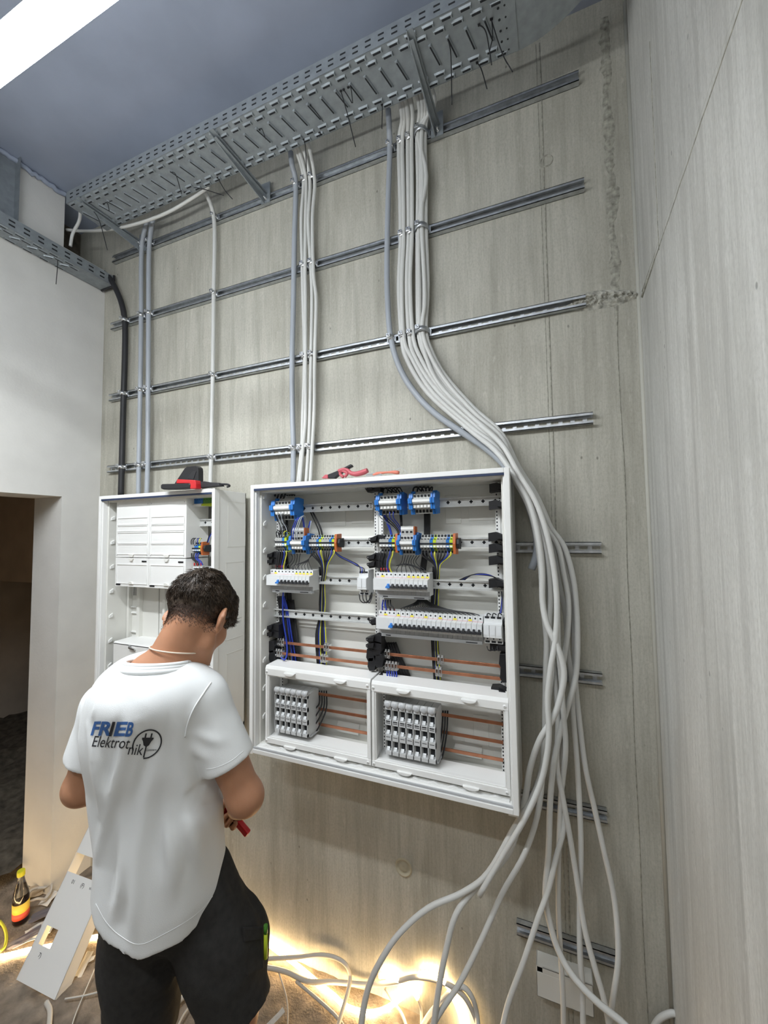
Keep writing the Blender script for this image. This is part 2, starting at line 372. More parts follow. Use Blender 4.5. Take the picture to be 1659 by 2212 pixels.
# tie-hole plug and round cast mark
p = PY(872, 1873, 0)
w = MB().lathe([(0.0, 0), (0.014, -0.004), (0.017, -0.001), (0.027, -0.001), (0.030, -0.005), (0.033, -0.005), (0.036, 0.0)], (0, 0, 0), 28, axis='y')
o = solo(w, 'tie_hole_plug', mat('plug', (0.42, 0.38, 0.28), 0.7), 'round concrete plug in the wall below the open cabinet', 'plug', loc=(0,0,0)); o.location = p
p = PY(1180, 348, 0)
w = MB().lathe([(0.018, 0), (0.020, -0.003), (0.023, -0.003), (0.025, 0.0)], (0, 0, 0), 24, axis='y')
o = solo(w, 'tie_hole_ring', 'seam', 'faint round ring mark beside the upright joint, below the top rail', 'mark', loc=(0,0,0)); o.location = p

# ------------------------------------------------------------------ cable trays
def slotted(w, o, ex, ey, n, L, W, pitch, rows, cross, drop=0.006):
    """embossed slots under a tray floor; o corner, ex along, ey across, n down"""
    o, ex, ey, n = Vector(o), Vector(ex), Vector(ey), Vector(n)
    def slot(c, d, l, b):
        s = n.cross(d).normalized()
        def pr(hl, hb, z0, z1, m, k=0.7):
            vs = [c+d*(a*hl)+s*(e*hb)+n*z0 for a, e in ((-1,-1),(1,-1),(1,1),(-1,1))]+[c+d*(a*(hl-0.002))+s*(e*hb*k)+n*z1 for a, e in ((-1,-1),(1,-1),(1,1),(-1,1))]
            w.add(vs, [(0,1,5,4),(1,2,6,5),(2,3,7,6),(3,0,4,7),(4,5,6,7)], m)
        pr(l/2, b/2, 0, drop, 0, 0.6); pr(l/2-0.006, b*0.2, drop, drop+0.0004, 1, 1.0)  # ridge, then a dark painted face where the opening would be
    k = 0; a = pitch*0.5
    while a < L-pitch*0.4:
        for j, rw in enumerate(rows):
            aa = a+(pitch*0.5 if j % 2 else 0)
            if aa < L-0.02: slot(o+ex*aa+ey*rw, ex, pitch*0.66, 0.016)
        if cross: slot(o+ex*a+ey*(W/2), (ey*1.0+ex*cross).normalized(), W*0.40, 0.013)
        a += pitch; k += 1
TZ, TY0, TY1, TX0, TX1 = 3.570, -0.375, -0.170, -2.25, -0.08
t = thing('cable_tray', 'long perforated galvanised cable tray on brackets under the ceiling', 'cable tray', (-1.1, -0.27, TZ))
w = MB().box((TX0, TY0, TZ), (TX1, TY1, TZ+0.0015)); slotted(w, (TX0, TY0, TZ), (1,0,0), (0,1,0), (0,0,-1), TX1-TX0, TY1-TY0, 0.0625, (0.013, 0.038, 0.168, 0.192), 0.25)
w.build('tray_floor', ['galv_dull', 'hole_shade'], t)
for y, nm, ny in ((TY0, 'near', -1), (TY1, 'far', 1)):
    w = MB().box((TX0, y-0.0008, TZ), (TX1, y+0.0008, TZ+0.060)); w.box((TX0, y, TZ+0.0585), (TX1, y-ny*0.012, TZ+0.060))
    x = TX0+0.03
    while x < TX1-0.04:
        for z in (TZ+0.020, TZ+0.040): w.box((x, y+ny*0.0008, z-0.003), (x+0.022, y+ny*0.0014, z+0.003), 1)
        x += 0.05
    w.build('side_wall', ['galv_dull', 'hole_shade'], t)
t = thing('cable_tray_bend', 'smooth curved end piece where the long cable tray turns at the right', 'cable tray', (-0.08, -0.30, TZ))
cxb, cyb, Ro, Ri = TX1, TY1-0.358, 0.358, 0.153; ang = [math.pi/2*(1-k/18) for k in range(19)]
w = MB(); fl = [(cxb+Ro*math.cos(a), cyb+Ro*math.sin(a)) for a in ang]+[(cxb+Ro, cyb-0.5), (cxb+Ri, cyb-0.5)]+[(cxb+Ri*math.cos(a), cyb+Ri*math.sin(a)) for a in ang[::-1]]
w.prism(fl, 'z', TZ-0.002, TZ-0.0005); w.build('tray_floor', 'galv_dull', t)
for R in (Ro, Ri):
    w = MB(); q = [(cxb+R*math.cos(a), cyb+R*math.sin(a)) for a in ang]+[(cxb+R, cyb-0.5)]
    for p0, p1 in zip(q, q[1:]): w.add([(*p0, TZ), (*p1, TZ), (*p1, TZ+0.06), (*p0, TZ+0.06)], [(0,1,2,3)], 0, True)
    w.build('side_wall', 'galv_dull', t)
w = MB().box((TX1-0.055, TY0+0.004, TZ-0.004), (TX1+0.012, TY1-0.004, TZ-0.0022))
for i in range(6):
    y = TY0+0.02+i*0.033; w.disc((TX1-0.04, y, TZ-0.004), 0.004, (0,0,-1), 10, 1); w.disc((TX1-0.02, y, TZ-0.004), 0.003, (0,0,-1), 8, 1)
w.build('joint_plate', ['galv_dull', 'hole_shade'], t)
# brackets
for i, x in enumerate((-0.412, -1.286, -2.16)):
    lb = ('cantilever bracket under the cable tray beside the thick cable bundle', 'cantilever bracket under the middle of the cable tray', 'cantilever bracket under the left end of the cable tray')[i]
    t = thing('tray_bracket', lb, 'bracket', (x, -0.02, 3.55), 'brackets carrying the cable tray')
    w = MB(); w.prism([(-0.03, 3.565), (-0.03, 3.515), (-0.36, 3.552), (-0.385, 3.556), (-0.385, 3.565)], 'x', x-0.002, x+0.002)
    w.box((x-0.002, -0.385, 3.562), (x+0.022, -0.03, 3.565)); w.box((x-0.002, -0.36, 3.552), (x+0.016, -0.03, 3.554)); w.build('arm', 'galv_dull', t)
    MB().box((x-0.018, -0.030, 3.515), (x+0.034, -0.024, 3.62)).build('wall_plate', 'galv_dull', t)
    w = MB().cyl((x+0.012, -0.030, 3.535), (x+0.012, -0.040, 3.535), 0.009, 6); w.cyl((x+0.012, -0.04, 3.535), (x+0.012, -0.052, 3.535), 0.005, 8); w.build('bolt', 'zinc', t)
# tray along the left wall, ending at the corner
LZ = PX(205, 608, XL+0.06).z; LY1 = -0.03; LX1 = XL+0.115
t = thing('wall_tray', 'short perforated cable tray along the left wall ending in the corner', 'cable tray', (XL+0.06, -0.6, LZ))
w = MB().box((XL+0.004, -1.5, LZ), (LX1, LY1, LZ+0.0015)); slotted(w, (LX1, -1.5, LZ), (0,1,0), (-1,0,0), (0,0,-1), 1.32, 0.11, 0.075, (0.012, 0.034, 0.098), -1.2)
w.build('tray_floor', ['galv_dull', 'hole_shade'], t)
w = MB().box((LX1-0.001, -1.5, LZ), (LX1+0.0008, LY1, LZ+0.060)); y = -1.47
while y < LY1-0.05:
    for z in (LZ+0.018, LZ+0.040): w.box((LX1+0.0008, y, z-0.004), (LX1+0.0014, y+0.026, z+0.004), 1)
    y += 0.062
w.build('side_wall', ['galv_dull', 'hole_shade'], t)
MB().box((XL+0.004, -1.5, LZ), (XL+0.006, LY1, LZ+0.06)).build('side_wall', 'galv_dull', t)
w = MB().tube([(XL+0.01, LY1+0.004, LZ-0.003), (LX1+0.004, LY1+0.004, LZ-0.003), (LX1+0.006, LY1+0.004, LZ+0.062)], 0.007, 6, smooth=0); w.build('edge_trim', 'rubber', t)
# upright channel rising beside the left wall tray
p = PX(12, 400, XL+0.03)
t = thing('riser_channel', 'upright steel channel at the left edge above the wall tray', 'cable tray', (XL+0.02, p.y, LZ))
MB().box((XL+0.002, p.y-0.05, LZ+0.06), (XL+0.005, p.y+0.05, ZC)).build('back_web', 'galv_dull', t)
for s in (-1, 1): MB().box((XL+0.002, p.y+s*0.05-0.001, LZ+0.06), (XL+0.045, p.y+s*0.05+0.001, ZC)).build('flange', 'galv_dull', t)
# black ties hanging from the trays
ties = [((1034, 20), (1050, 70), (1062, 140)), ((1062, 40), (1064, 78), (1058, 108)), ((1062, 80), (1085, 115), (1107, 155)), ((1030, 112), (1040, 150), (1052, 192)), ((968, 85), (974, 120), (976, 226)),
        ((825, 205), (826, 230), (825, 278)), ((752, 152), (758, 190), (762, 222)), ((736, 183), (750, 245), (768, 317)), ((742, 186), (750, 205), (760, 222)), ((670, 222), (680, 238), (698, 262)),
        ((690, 255), (692, 272), (690, 295)), ((656, 282), (660, 320), (662, 370)), ((560, 232), (566, 262), (574, 300)), ((370, 342), (380, 378), (392, 418)), ((400, 348), (425, 390), (483, 422)), ((470, 390), (485, 410), (502, 430)),
        ((200, 430), (215, 478), (232, 540)), ((225, 400), (232, 430), (236, 455)), ((236, 395), (241, 412), (242, 432)), ((125, 550), (124, 580), (121, 614))]
for i, q in enumerate(ties):
    Yt = -0.30 if i < 19 else None; w = MB()
    P3 = [PY(x, y, Yt if i not in (3, 5, 10, 11, 14, 15) else -0.19) if Yt else PX(x, y, XL+0.08) for x, y in q]
    P3[0].z = (TZ-0.001) if Yt else LZ-0.001
    for kk in P3[1:]: kk.z = min(kk.z, P3[0].z-0.004)
    P3 = [P3[0]+Vector((0, 0, 0.003))]+P3
    w.tube(P3, 0.0019, 5, smooth=5)
    w.box(tuple(P3[0]-Vector((0.004, 0.003, 0.006))), tuple(P3[0]+Vector((0.004, 0.003, 0.0))))
    if i < 19:
        lb = 'black tie end hanging loose below the long cable tray, %s from the right' % ORD[i]
    else: lb = 'black tie end hanging below the left wall tray'
    solo(w, 'cable_tie', 'black', lb, 'cable tie', 'tie ends hanging from the trays')

# ------------------------------------------------------------------ cables and clamps on the wall
def clamp(x, z, r_w, depth, label, kind='zinc', screw=True):
    """saddle clip: arch over the cable, feet in the rail, screw block"""
    t = thing('cable_clamp', label, 'clamp', (x, -RD, z), 'saddle clamps on the wall rails'); y0 = -RD; w = MB(); n = 10
    arc = [(x-r_w*math.cos(math.pi*k/n), y0-depth*max(0.0, math.sin(math.pi*k/n))**0.75) for k in range(n+1)]; hz = 0.010
    inn = [(x-(r_w-0.0025)*math.cos(math.pi*k/n), y0-(depth-0.0025)*max(0.0, math.sin(math.pi*k/n))**0.75) for k in range(n+1)]
    w.prism(arc+inn[::-1], 'z', z-hz, z+hz, 0, True)
    w.build('strap', kind, t)
    MB().box((x-r_w-0.006, y0-0.002, z-0.014), (x-r_w+0.003, y0+0.004, z+0.014)).build('foot', kind, t); MB().box((x+r_w-0.003, y0-0.002, z-0.016), (x+r_w+0.005, y0+0.004, z+0.016)).build('foot', kind, t)
    if screw:
        yb = y0-depth; xs = x-r_w*0.35
        MB().box((xs-0.009, yb-0.006, z-0.002), (xs+0.009, yb+0.001, z+0.016)).build('clamp_block', kind, t, bevel=0.0015)
        w = MB().cyl((xs, yb-0.006, z+0.007), (xs, yb-0.011, z+0.007), 0.0048, 8); w.cyl((xs, yb-0.011, z+0.007), (xs, yb-0.0113, z+0.007), 0.0022, 8, 1); w.build('screw', ['zinc', 'hole_shade'], t)
    return t
RN = ['top rail', 'second rail', 'third rail', 'fourth rail']
def cab(pts, r, mt, name, label, cat, group=None, n=8, smooth=5):
    return solo(MB().tube(pts, r, n, smooth=smooth), name, mt, label, cat, group, loc=tuple(pts[-1]))
yc = -RD-0.012
# 1 black armoured cable
A = lambda x, y, Y=yc: PY(x, y, Y)
pts = [PX(222, 588, LX1-0.02), A(237, 601, -0.045), A(252, 628, -0.042), A(264, 660, -0.042), A(270, 700), A(270, 760), A(267, 860), A(263, 1005), A(261, 1075)]
cab(pts, 0.0155, 'rubber', 'power_cable', 'thick black cable from the left wall tray down to the left cabinet', 'cable')
def wx(px, py, Y=yc): return PY(px, py, Y).x
for i, z in ((1, 1), (2, 1), (3, 1)):
    clamp(wx((270, 270, 267, 263)[i], (0, 705, 855, 1005)[i]), RZ[i], 0.017, 0.032, 'saddle clamp holding the black cable on the '+RN[i])
# 2 two grey conduits
for k, xs in enumerate(((318, 306, 305, 303, 300, 299), (330, 322, 321, 320, 319, 317))):
    ys = (470, 540, 690, 845, 1000, 1075)
    cab([A(x, y, yc-0.001) if j else Vector((wx(x, 480, -0.08), -0.08, 3.63)) for j, (x, y) in enumerate(zip(xs, ys))], 0.0125, 'conduit', 'conduit', ('grey conduit next to the black cable', 'grey conduit, right one of the close pair at the left')[k], 'conduit', 'grey conduits on the wall')
    for i in range(4): clamp(wx((307, 305.5, 303.5, 301)[i]+k*16, (520, 690, 843, 1000)[i]), RZ[i], 0.0145, 0.027, 'saddle clamp on the %s holding the %s conduit of the left pair' % (RN[i], ('left', 'right')[k]))
# 3 single pale cable
cab([Vector((wx(464, 420), -0.25, 3.60)), Vector((wx(464, 420), -0.15, 3.648)), Vector((wx(464, 420), -0.09, 3.62)), A(463, 480), A(462, 620), A(460, 800), A(457, 960), A(456, 1000), A(454, 1062)], 0.0105, 'cable', 'cable', 'single pale cable hanging from the tray down to the left cabinet', 'cable', 'pale cables on the wall')
for i in range(4): clamp(wx((463.5, 461.5, 460, 456.5)[i], (468, 640, 815, 988)[i]), RZ[i], 0.0125, 0.024, 'saddle clamp holding the single pale cable on the '+RN[i])
# 4 middle group: one conduit and four cables
cab([Vector((wx(641, 345), -0.085, 3.66)), Vector((wx(641, 345), -0.075, 3.61)), A(639, 400), A(636, 520), A(634, 650), A(631, 780), A(632, 900), A(634, 965), A(633, 1050)], 0.0125, 'conduit', 'conduit', 'grey conduit left of the four pale cables in the middle', 'conduit', 'grey conduits on the wall')
mid = [((652, 300), (658, 340), (656, 390), (651, 470), (653, 575), (655, 660), (658, 770), (654, 900), (652, 962), (643, 1050)), ((664, 300), (663, 345), (661, 390), (660, 480), (659, 578), (660, 650), (660, 770), (660, 900), (655, 962), (647, 1050)),
       ((672, 295), (672, 340), (670, 395), (666, 480), (672, 585), (674, 650), (672, 768), (670, 880), (667, 960), (661, 1050)), ((682, 290), (683, 330), (680, 395), (675, 470), (677, 588), (683, 650), (680, 768), (679, 880), (675, 960), (670, 1050))]
for k, q in enumerate(mid):
    cab([Vector((wx(*q[1]), -0.25, 3.605)), Vector((wx(*q[1]), -0.15, 3.652)), Vector((wx(*q[1]), -0.09, 3.62))]+[A(x, y, yc-(0.004 if k % 2 else 0)) for x, y in q[2:]], 0.0085, 'cable', 'cable', ('leftmost', 'second', 'third', 'rightmost')[k]+' of the four pale cables in the middle of the wall', 'cable', 'pale cables on the wall')
for i in range(4):
    x = wx((638, 635.5, 631, 634)[i], (405, 590, 778, 965)[i])
    if i in (0, 3): clamp(x, RZ[i], 0.0145, 0.027, 'saddle clamp of the grey conduit beside the four middle cables on the '+RN[i])
    for k in range(2): clamp(wx(((658, 656, 657, 651)[i], (675, 674, 674, 668)[i])[k], ((392, 395), (577, 577), (770, 766), (962, 960))[i][k]), RZ[i], 0.018, 0.024, 'saddle clamp over the %s pair of middle cables on the %s' % (('left', 'right')[k], RN[i]))
# 5 right group: one conduit and ten cables sweeping out past the open cabinet
cab([Vector((wx(848, 290), -0.085, 3.66)), Vector((wx(847, 295), -0.07, 3.60)), A(842, 330), A(838, 450), A(836, 560), A(837, 640), A(844, 730), A(866, 800), A(900, 853), A(942, 895), A(1000, 935), A(1045, 965), A(1085, 1000, -0.06), A(1122, 1050, -0.07), A(1148, 1110, -0.08), A(1160, 1165, -0.09), A(1158, 1200, -0.1), A(1148, 1230, -0.105)],
    0.0125, 'conduit', 'conduit', 'grey conduit curving past the open cabinet and ending beside it', 'conduit', 'grey conduits on the wall')
top = [(868, 250), (873, 250), (880, 215), (890, 210), (905, 205), (912, 210), (918, 220), (924, 215), (930, 205), (936, 210)]
r1 = [(862, 305), (869, 305), (881, 300), (889, 300), (901, 290), (908, 290), (914, 290), (918, 292), (911, 285), (903, 285)]
m12 = [(864, 400), (871, 400), (882, 400), (890, 400), (903, 390), (909, 395), (914, 395), (920, 400), (913, 400), (921, 380)]
r2 = [(866, 515), (872, 515), (883, 505), (890, 505), (902, 492), (909, 492), (915, 492), (920, 492), (911, 488), (905, 488)]
m23 = [(862, 620), (868, 615), (879, 610), (886, 610), (902, 600), (908, 605), (916, 600), (924, 620), (918, 640), (906, 640)]
r3 = [(868, 728), (872, 728), (884, 722), (892, 722), (904, 715), (909, 715), (915, 713), (920, 713), (912, 711), (907, 711)]
b3 = [(880, 778), (890, 775), (898, 775), (908, 772), (917, 765), (922, 762), (927, 760), (933, 760), (930, 768), (920, 770)]
c1 = [(925, 850), (935, 848), (945, 845), (950, 838), (955, 832), (960, 825), (958, 815), (962, 812), (968, 830), (950, 832)]
c2 = [(1010, 925), (1015, 920), (1020, 912), (1022, 905), (1022, 897), (1020, 890), (1018, 885), (1022, 880), (1028, 895), (1015, 897)]
c3 = [(1072, 975), (1075, 968), (1080, 965), (1082, 958), (1080, 950), (1082, 945), (1078, 938), (1083, 936), (1086, 948), (1076, 950)]
dy = [0, 0.004, 0, 0.003, 0.002, 0, 0.003, 0, 0.016, 0.015]
low = [ # hanging part of each cable: (px, py, Y)
 [(1112,1030,-.17),(1145,1090,-.19),(1163,1160,-.19),(1171,1230,-.18),(1172,1300,-.18),(1182,1350,-.19),(1205,1400,-.2),(1218,1450,-.2),(1212,1500,-.2),(1195,1550,-.2),(1165,1600,-.19),(1145,1660,-.17),(1133,1730,-.15),(1100,1840,-.15),(1030,1915,-.2),(985,1975,-.25),(962,2060,-.28),(947,2140,-.30),(935,2230,-.32)],
 [(1108,1030,-.14),(1138,1085,-.15),(1155,1140,-.15),(1167,1220,-.14),(1172,1300,-.13),(1180,1380,-.13),(1179,1440,-.13),(1177,1540,-.13),(1176,1600,-.13),(1165,1740,-.14),(1135,1840,-.16),(1085,1930,-.19),(1040,2030,-.23),(995,2120,-.27),(955,2180,-.30),(920,2240,-.32)],
 [(1115,1025,-.12),(1150,1085,-.13),(1172,1150,-.13),(1185,1210,-.13),(1190,1290,-.12),(1186,1360,-.12),(1193,1440,-.11),(1186,1500,-.11),(1180,1560,-.12),(1177,1620,-.12),(1160,1700,-.14),(1110,1790,-.17),(1055,1885,-.2),(1000,1928,-.23),(925,1962,-.27),(862,2018,-.31),(820,2080,-.34),(797,2130,-.36),(785,2180,-.38),(778,2240,-.40)],
 [(1120,1022,-.20),(1158,1085,-.21),(1183,1160,-.21),(1198,1240,-.2),(1203,1310,-.2),(1200,1380,-.2),(1190,1440,-.21),(1183,1510,-.21),(1186,1580,-.21),(1180,1640,-.21),(1165,1700,-.21),(1130,1775,-.22),(1085,1850,-.22),(1035,1935,-.24)],
 [(1116,1018,-.08),(1152,1075,-.09),(1180,1140,-.09),(1205,1180,-.09),(1218,1240,-.09),(1228,1300,-.09),(1226,1370,-.09),(1215,1450,-.09),(1212,1520,-.09),(1217,1600,-.09),(1213,1700,-.09),(1219,1780,-.1),(1202,1850,-.12),(1185,1920,-.14),(1160,1990,-.17),(1130,2080,-.2),(1100,2160,-.22),(1083,2230,-.24)],
 [(1120,1015,-.06),(1160,1080,-.07),(1190,1140,-.07),(1218,1180,-.07),(1238,1250,-.07),(1246,1330,-.07),(1247,1410,-.08),(1242,1470,-.09),(1225,1530,-.1),(1208,1590,-.11),(1195,1660,-.12),(1188,1740,-.12),(1185,1840,-.12),(1178,1930,-.13),(1187,1990,-.14),(1205,2050,-.15),(1235,2105,-.17),(1285,2160,-.19),(1340,2205,-.2),(1370,2235,-.21)],
 [(1113,1012,-.05),(1148,1070,-.06),(1178,1135,-.06),(1196,1190,-.06),(1208,1260,-.06),(1222,1330,-.06),(1226,1400,-.06),(1234,1460,-.06),(1238,1540,-.06),(1246,1640,-.07),(1252,1740,-.08),(1255,1840,-.09),(1252,1960,-.1),(1253,2060,-.11),(1258,2140,-.12),(1260,2240,-.13)],
 [(1120,1008,-.05),(1158,1068,-.05),(1190,1140,-.05),(1212,1200,-.05),(1232,1290,-.05),(1240,1380,-.05),(1243,1470,-.05),(1252,1560,-.06),(1265,1660,-.06),(1285,1750,-.06),(1305,1840,-.07),(1325,1930,-.07),(1334,2010,-.08),(1335,2080,-.09),(1325,2150,-.1),(1318,2200,-.1),(1310,2240,-.1)],
 [(1110,1020,-.10),(1140,1080,-.11),(1162,1140,-.11),(1178,1220,-.1),(1187,1300,-.1),(1190,1390,-.1),(1200,1480,-.1),(1205,1560,-.1),(1203,1650,-.11),(1215,1720,-.11),(1230,1800,-.11),(1246,1900,-.11),(1264,2010,-.12),(1285,2090,-.13),(1305,2160,-.14),(1320,2240,-.15)],
 [(1118,1016,-.14),(1152,1075,-.14),(1176,1140,-.14),(1192,1210,-.14),(1203,1290,-.13),(1206,1390,-.13),(1212,1470,-.12),(1217,1540,-.12),(1222,1620,-.11),(1212,1720,-.1),(1207,1840,-.1),(1206,1960,-.1),(1211,2060,-.11),(1216,2150,-.12),(1218,2240,-.12)]]
nm = ['first','second','third','fourth','fifth','sixth','seventh','eighth','ninth','tenth']
where = ['second of those looping left below the cabinet', 'third of those looping left below the cabinet', 'arching far left to the glowing light hose', 'ending in a loop under the cabinet corner',
         'crossing to the left in front of the lowest rail', 'crossing the white floor box slantwise to the right', 'falling straight past the lowest rail', 'bowing farthest out to the right', 'falling inside the bundle to the lower right', 'falling straight inside the bundle']
for k in range(10):
    Yc = yc-dy[k]
    xt = A(*top[k], -0.09).x; q = [Vector((xt, -0.27, 3.605+0.012*(k % 3))), Vector((xt, -0.175, 3.655)), Vector((xt, -0.115, 3.64)), Vector((xt, -0.085, 3.59)), A(*r1[k], Yc), A(*m12[k], Yc), A(*r2[k], Yc), A(*m23[k], Yc), A(*r3[k], Yc), A(*b3[k], Yc), A(*c1[k], Yc-0.004), A(*c2[k], Yc-0.01), A(*c3[k], min(Yc-0.02, low[k][0][2]+0.03))]
    q += [A(*p) for p in low[k]]
    q = [p if p.z > 0.012 else Vector((p.x, p.y, 0.012)) for p in q]
    cab(q, 0.0088 if k not in (0, 2, 5) else 0.0098, 'cable', 'cable', 'pale cable of the thick bundle, '+where[k], 'cable', 'pale cables of the thick right bundle')
for i, (pc, pa, pb, pz) in enumerate((((843, 312), (866, 305), (885, 300), (910, 290)), None and 0 or ((840, 500), (869, 515), (887, 505), (911, 490)), ((844, 730), (870, 728), (888, 722), (912, 713)))):
    if i != 1: clamp(wx(*pc), RZ[i], 0.0145, 0.027, 'saddle clamp of the curving grey conduit on the '+RN[i])
    clamp(wx(*pa), RZ[i], 0.017, 0.024, 'saddle clamp over the left pair of the thick bundle on the '+RN[i])
    clamp(wx(*pb), RZ[i], 0.018, 0.026, 'saddle clamp over the second pair of the thick bundle on the '+RN[i])
    clamp(wx(*pz), RZ[i], 0.030, 0.046, 'wide saddle clamp over the six right cables of the bundle on the '+RN[i], 'galv')
# loose cables at the left end of the tray
cab([PY(452, 402, -0.16), PY(420, 425, -0.15), PY(360, 460, -0.15), PY(290, 485, -0.16), PY(225, 497, -0.16), PY(175, 499, -0.16), PX(143, 496, XL-0.05)], 0.008, 'cable', 'cable', 'pale cable sagging along the tray into the wall opening at the left', 'cable', 'pale cables on the wall')
cab([PX(167, 425, XL+0.20), PX(173, 460, XL+0.17), PX(170, 480, XL+0.14), PX(157, 505, XL+0.10), PX(152, 532, XL+0.08)], 0.008, 'cable', 'cable', 'short pale cable dropping from the long tray into the left wall tray', 'cable', 'pale cables on the wall')
# ------------------------------------------------------------------ enclosures
FY, BY = -0.235, -0.031
def ring(w, x0, x1, z0, z1, t, ya, yb, m=0):
    """rectangular frame in the xz plane"""
    w.box((x0, ya, z0), (x0+t, yb, z1), m); w.box((x1-t, ya, z0), (x1, yb, z1), m)
    w.box((x0+t, ya, z1-t), (x1-t, yb, z1), m); w.box((x0+t, ya, z0), (x1-t, yb, z0+t), m)
    return w
def enclosure(x0, x1, z0, z1, label, name='distribution_cabinet'):
    t = thing(name, label, 'cabinet', ((x0+x1)/2, -0.13, z0))
    w = MB(); k = 0.008
    ring(w, x0+0.004, x1-0.004, z0+0.004, z1-0.004, k, FY+0.012, BY); w.box((x0+0.004, BY-0.006, z0+0.004), (x1-0.004, BY, z1-0.004)); w.build('shell', 'white', t, bevel=0.0015)
    w = MB(); ring(w, x0, x1, z0, z1, 0.017, FY, FY+0.030); ring(w, x0+0.017, x1-0.017, z0+0.017, z1-0.017, 0.006, FY+0.009, FY+0.034); w.build('front_frame', 'white', t, bevel=0.002)
    MB().box((x0+0.017, FY+0.001, z1-0.0245), (x1-0.017, FY+0.011, z1-0.0165)).build('gasket', 'navy', t)
    MB().box((x0+0.017, FY+0.003, z0+0.0165), (x1-0.017, FY+0.010, z0+0.0235)).build('gasket', 'mcb_dark', t)
    w = MB(); ring(w, x0+0.013, x1-0.013, z0+0.013, z1-0.013, 0.018, FY+0.034, BY-0.006)
    w.box((x0+0.013, BY-0.010, z0+0.013), (x1-0.013, BY-0.006, z1-0.013)); w.build('liner', 'inner', t, bevel=0.001)
    return t
X0, X1, Z0, Z1 = -1.1865, -0.1345, 0.988, 2.084
cabR = enclosure(X0, X1, Z0, Z1, 'large open distribution cabinet full of breakers, terminals and wires on the concrete wall')
RL3 = cabR.location
# moulded back wall relief
def part(name, mt, root, fn, **k): w = MB(); fn(w); return w.build(name, mt, root, **k)
for i in range(2):
    xa = X0+0.05+i*0.50
    for j, (dx, dz, ww, hh) in enumerate(((0.24, 0.92, 0.06, 0.11), (0.33, 0.93, 0.10, 0.09), (0.14, 0.95, 0.05, 0.08), (0.33, 0.10, 0.055, 0.11), (0.40, 0.06, 0.06, 0.07), (0.25, 0.07, 0.045, 0.06))):
        MB().box((xa+dx, BY-0.013, Z0+dz), (xa+dx+ww, BY-0.010, Z0+dz+hh)).build('moulded_pad', 'inner', cabR, bevel=0.001)
    MB().prism([(BY-0.010, Z0+0.05), (BY-0.028, Z0+0.06), (BY-0.028, Z0+0.085), (BY-0.010, Z0+0.10)], 'x', xa+0.26, xa+0.36).build('cable_entry', 'inner', cabR)
for zz in (1.79, 1.62, 1.47, 1.24): MB().prism([(BY-0.010, zz), (BY-0.018, zz+0.012), (BY-0.018, zz+0.062), (BY-0.010, zz+0.074)], 'x', X0+0.03, X1-0.03).build('stiffening_rib', 'inner', cabR)
# upright punched posts
for i, xc in enumerate((X0+0.050, PY(820, 1250, -0.095).x, X1-0.046)):
    w = MB().box((xc-0.019, -0.098, Z0+0.02), (xc-0.003, -0.094, Z1-0.02)); w.box((xc+0.003, -0.098, Z0+0.02), (xc+0.019, -0.094, Z1-0.02)); w.box((xc-0.003, -0.094, Z0+0.02), (xc+0.003, -0.045, Z1-0.02))
    z = Z0+0.03
    while z < Z1-0.03:
        for s in (-0.0145, 0.0145): w.box((xc+s-0.002, -0.0984, z), (xc+s+0.002, -0.098, z+0.006), 1)
        z += 0.0125
    w.build('upright', ['white', 'hole_shade'], cabR)
RYF = -0.115
def rz(px, py): return PY(px, py, RYF).z
ROWZ = [(rz(700, 1096)+rz(1015, 1084))/2, (rz(770, 1172)+rz(1040, 1172))/2, (rz(730, 1253)+rz(1010, 1265))/2, rz(700, 1331)]
xL0, xL1, xR0, xR1 = PY(590, 1200, RYF).x, PY(806, 1200, RYF).x, PY(815, 1200, RYF).x, PY(1088, 1200, RYF).x
def din_rail(xa, xb, z, root, name='din_rail'):
    w = MB(); h = 0.0175
    w.box((xa, RYF+0.006, z-0.0125), (xb, RYF+0.0075, z+0.0125))
    for s in (1, -1):
        w.box((xa, RYF, z+s*0.0115), (xb, RYF+0.0075, z+s*0.0128)); w.box((xa, RYF-0.001, z+s*0.0115), (xb, RYF+0.0005, z+s*h))
    x = xa+0.03
    while x < xb-0.02:
        for a, b in ((0.0062, 0.0026), (0.0026, 0.0062)): w.box((x-a, RYF+0.0054, z-b), (x+a, RYF+0.0060, z+b), 1)
        x += 0.043
    for xx in (xa+0.010, xb-0.010):
        for dz in (-0.007, 0, 0.007): w.box((xx-0.0018, RYF+0.0054, z+dz-0.0018), (xx+0.0018, RYF+0.006, z+dz+0.0018), 1)
    return w.build(name, ['din', 'hole_shade'], root)
for r in range(4):
    din_rail(xL0, xL1, ROWZ[r], cabR); din_rail(xR0, xR1, ROWZ[r], cabR)
def bracket(px, py, root, flip=False, big=False, Y=-0.155):
    p = PY(px, py, Y); s = -1 if flip else 1; k = 1.25 if big else 1.0
    pf = [(0, -0.008), (0.006, -0.016), (0.030*k, -0.012), (0.060*k, -0.016), (0.060*k, 0.014), (0.034*k, 0.018), (0.010, 0.008), (0, 0.006)]
    w = MB().prism([(p.x+s*a, p.z+b) for a, b in pf], 'y', Y+0.004, Y+0.042)
    w.prism([(p.x+s*a, p.z+b*0.6+0.002) for a, b in pf[:3]+pf[5:]], 'y', Y-0.008, Y+0.004)
    w.disc((p.x+s*0.005, Y-0.008, p.z), 0.002, (0,-1,0), 8, 1); return w.build('rail_bracket', ['black', 'zinc'], root, bevel=0.0015)
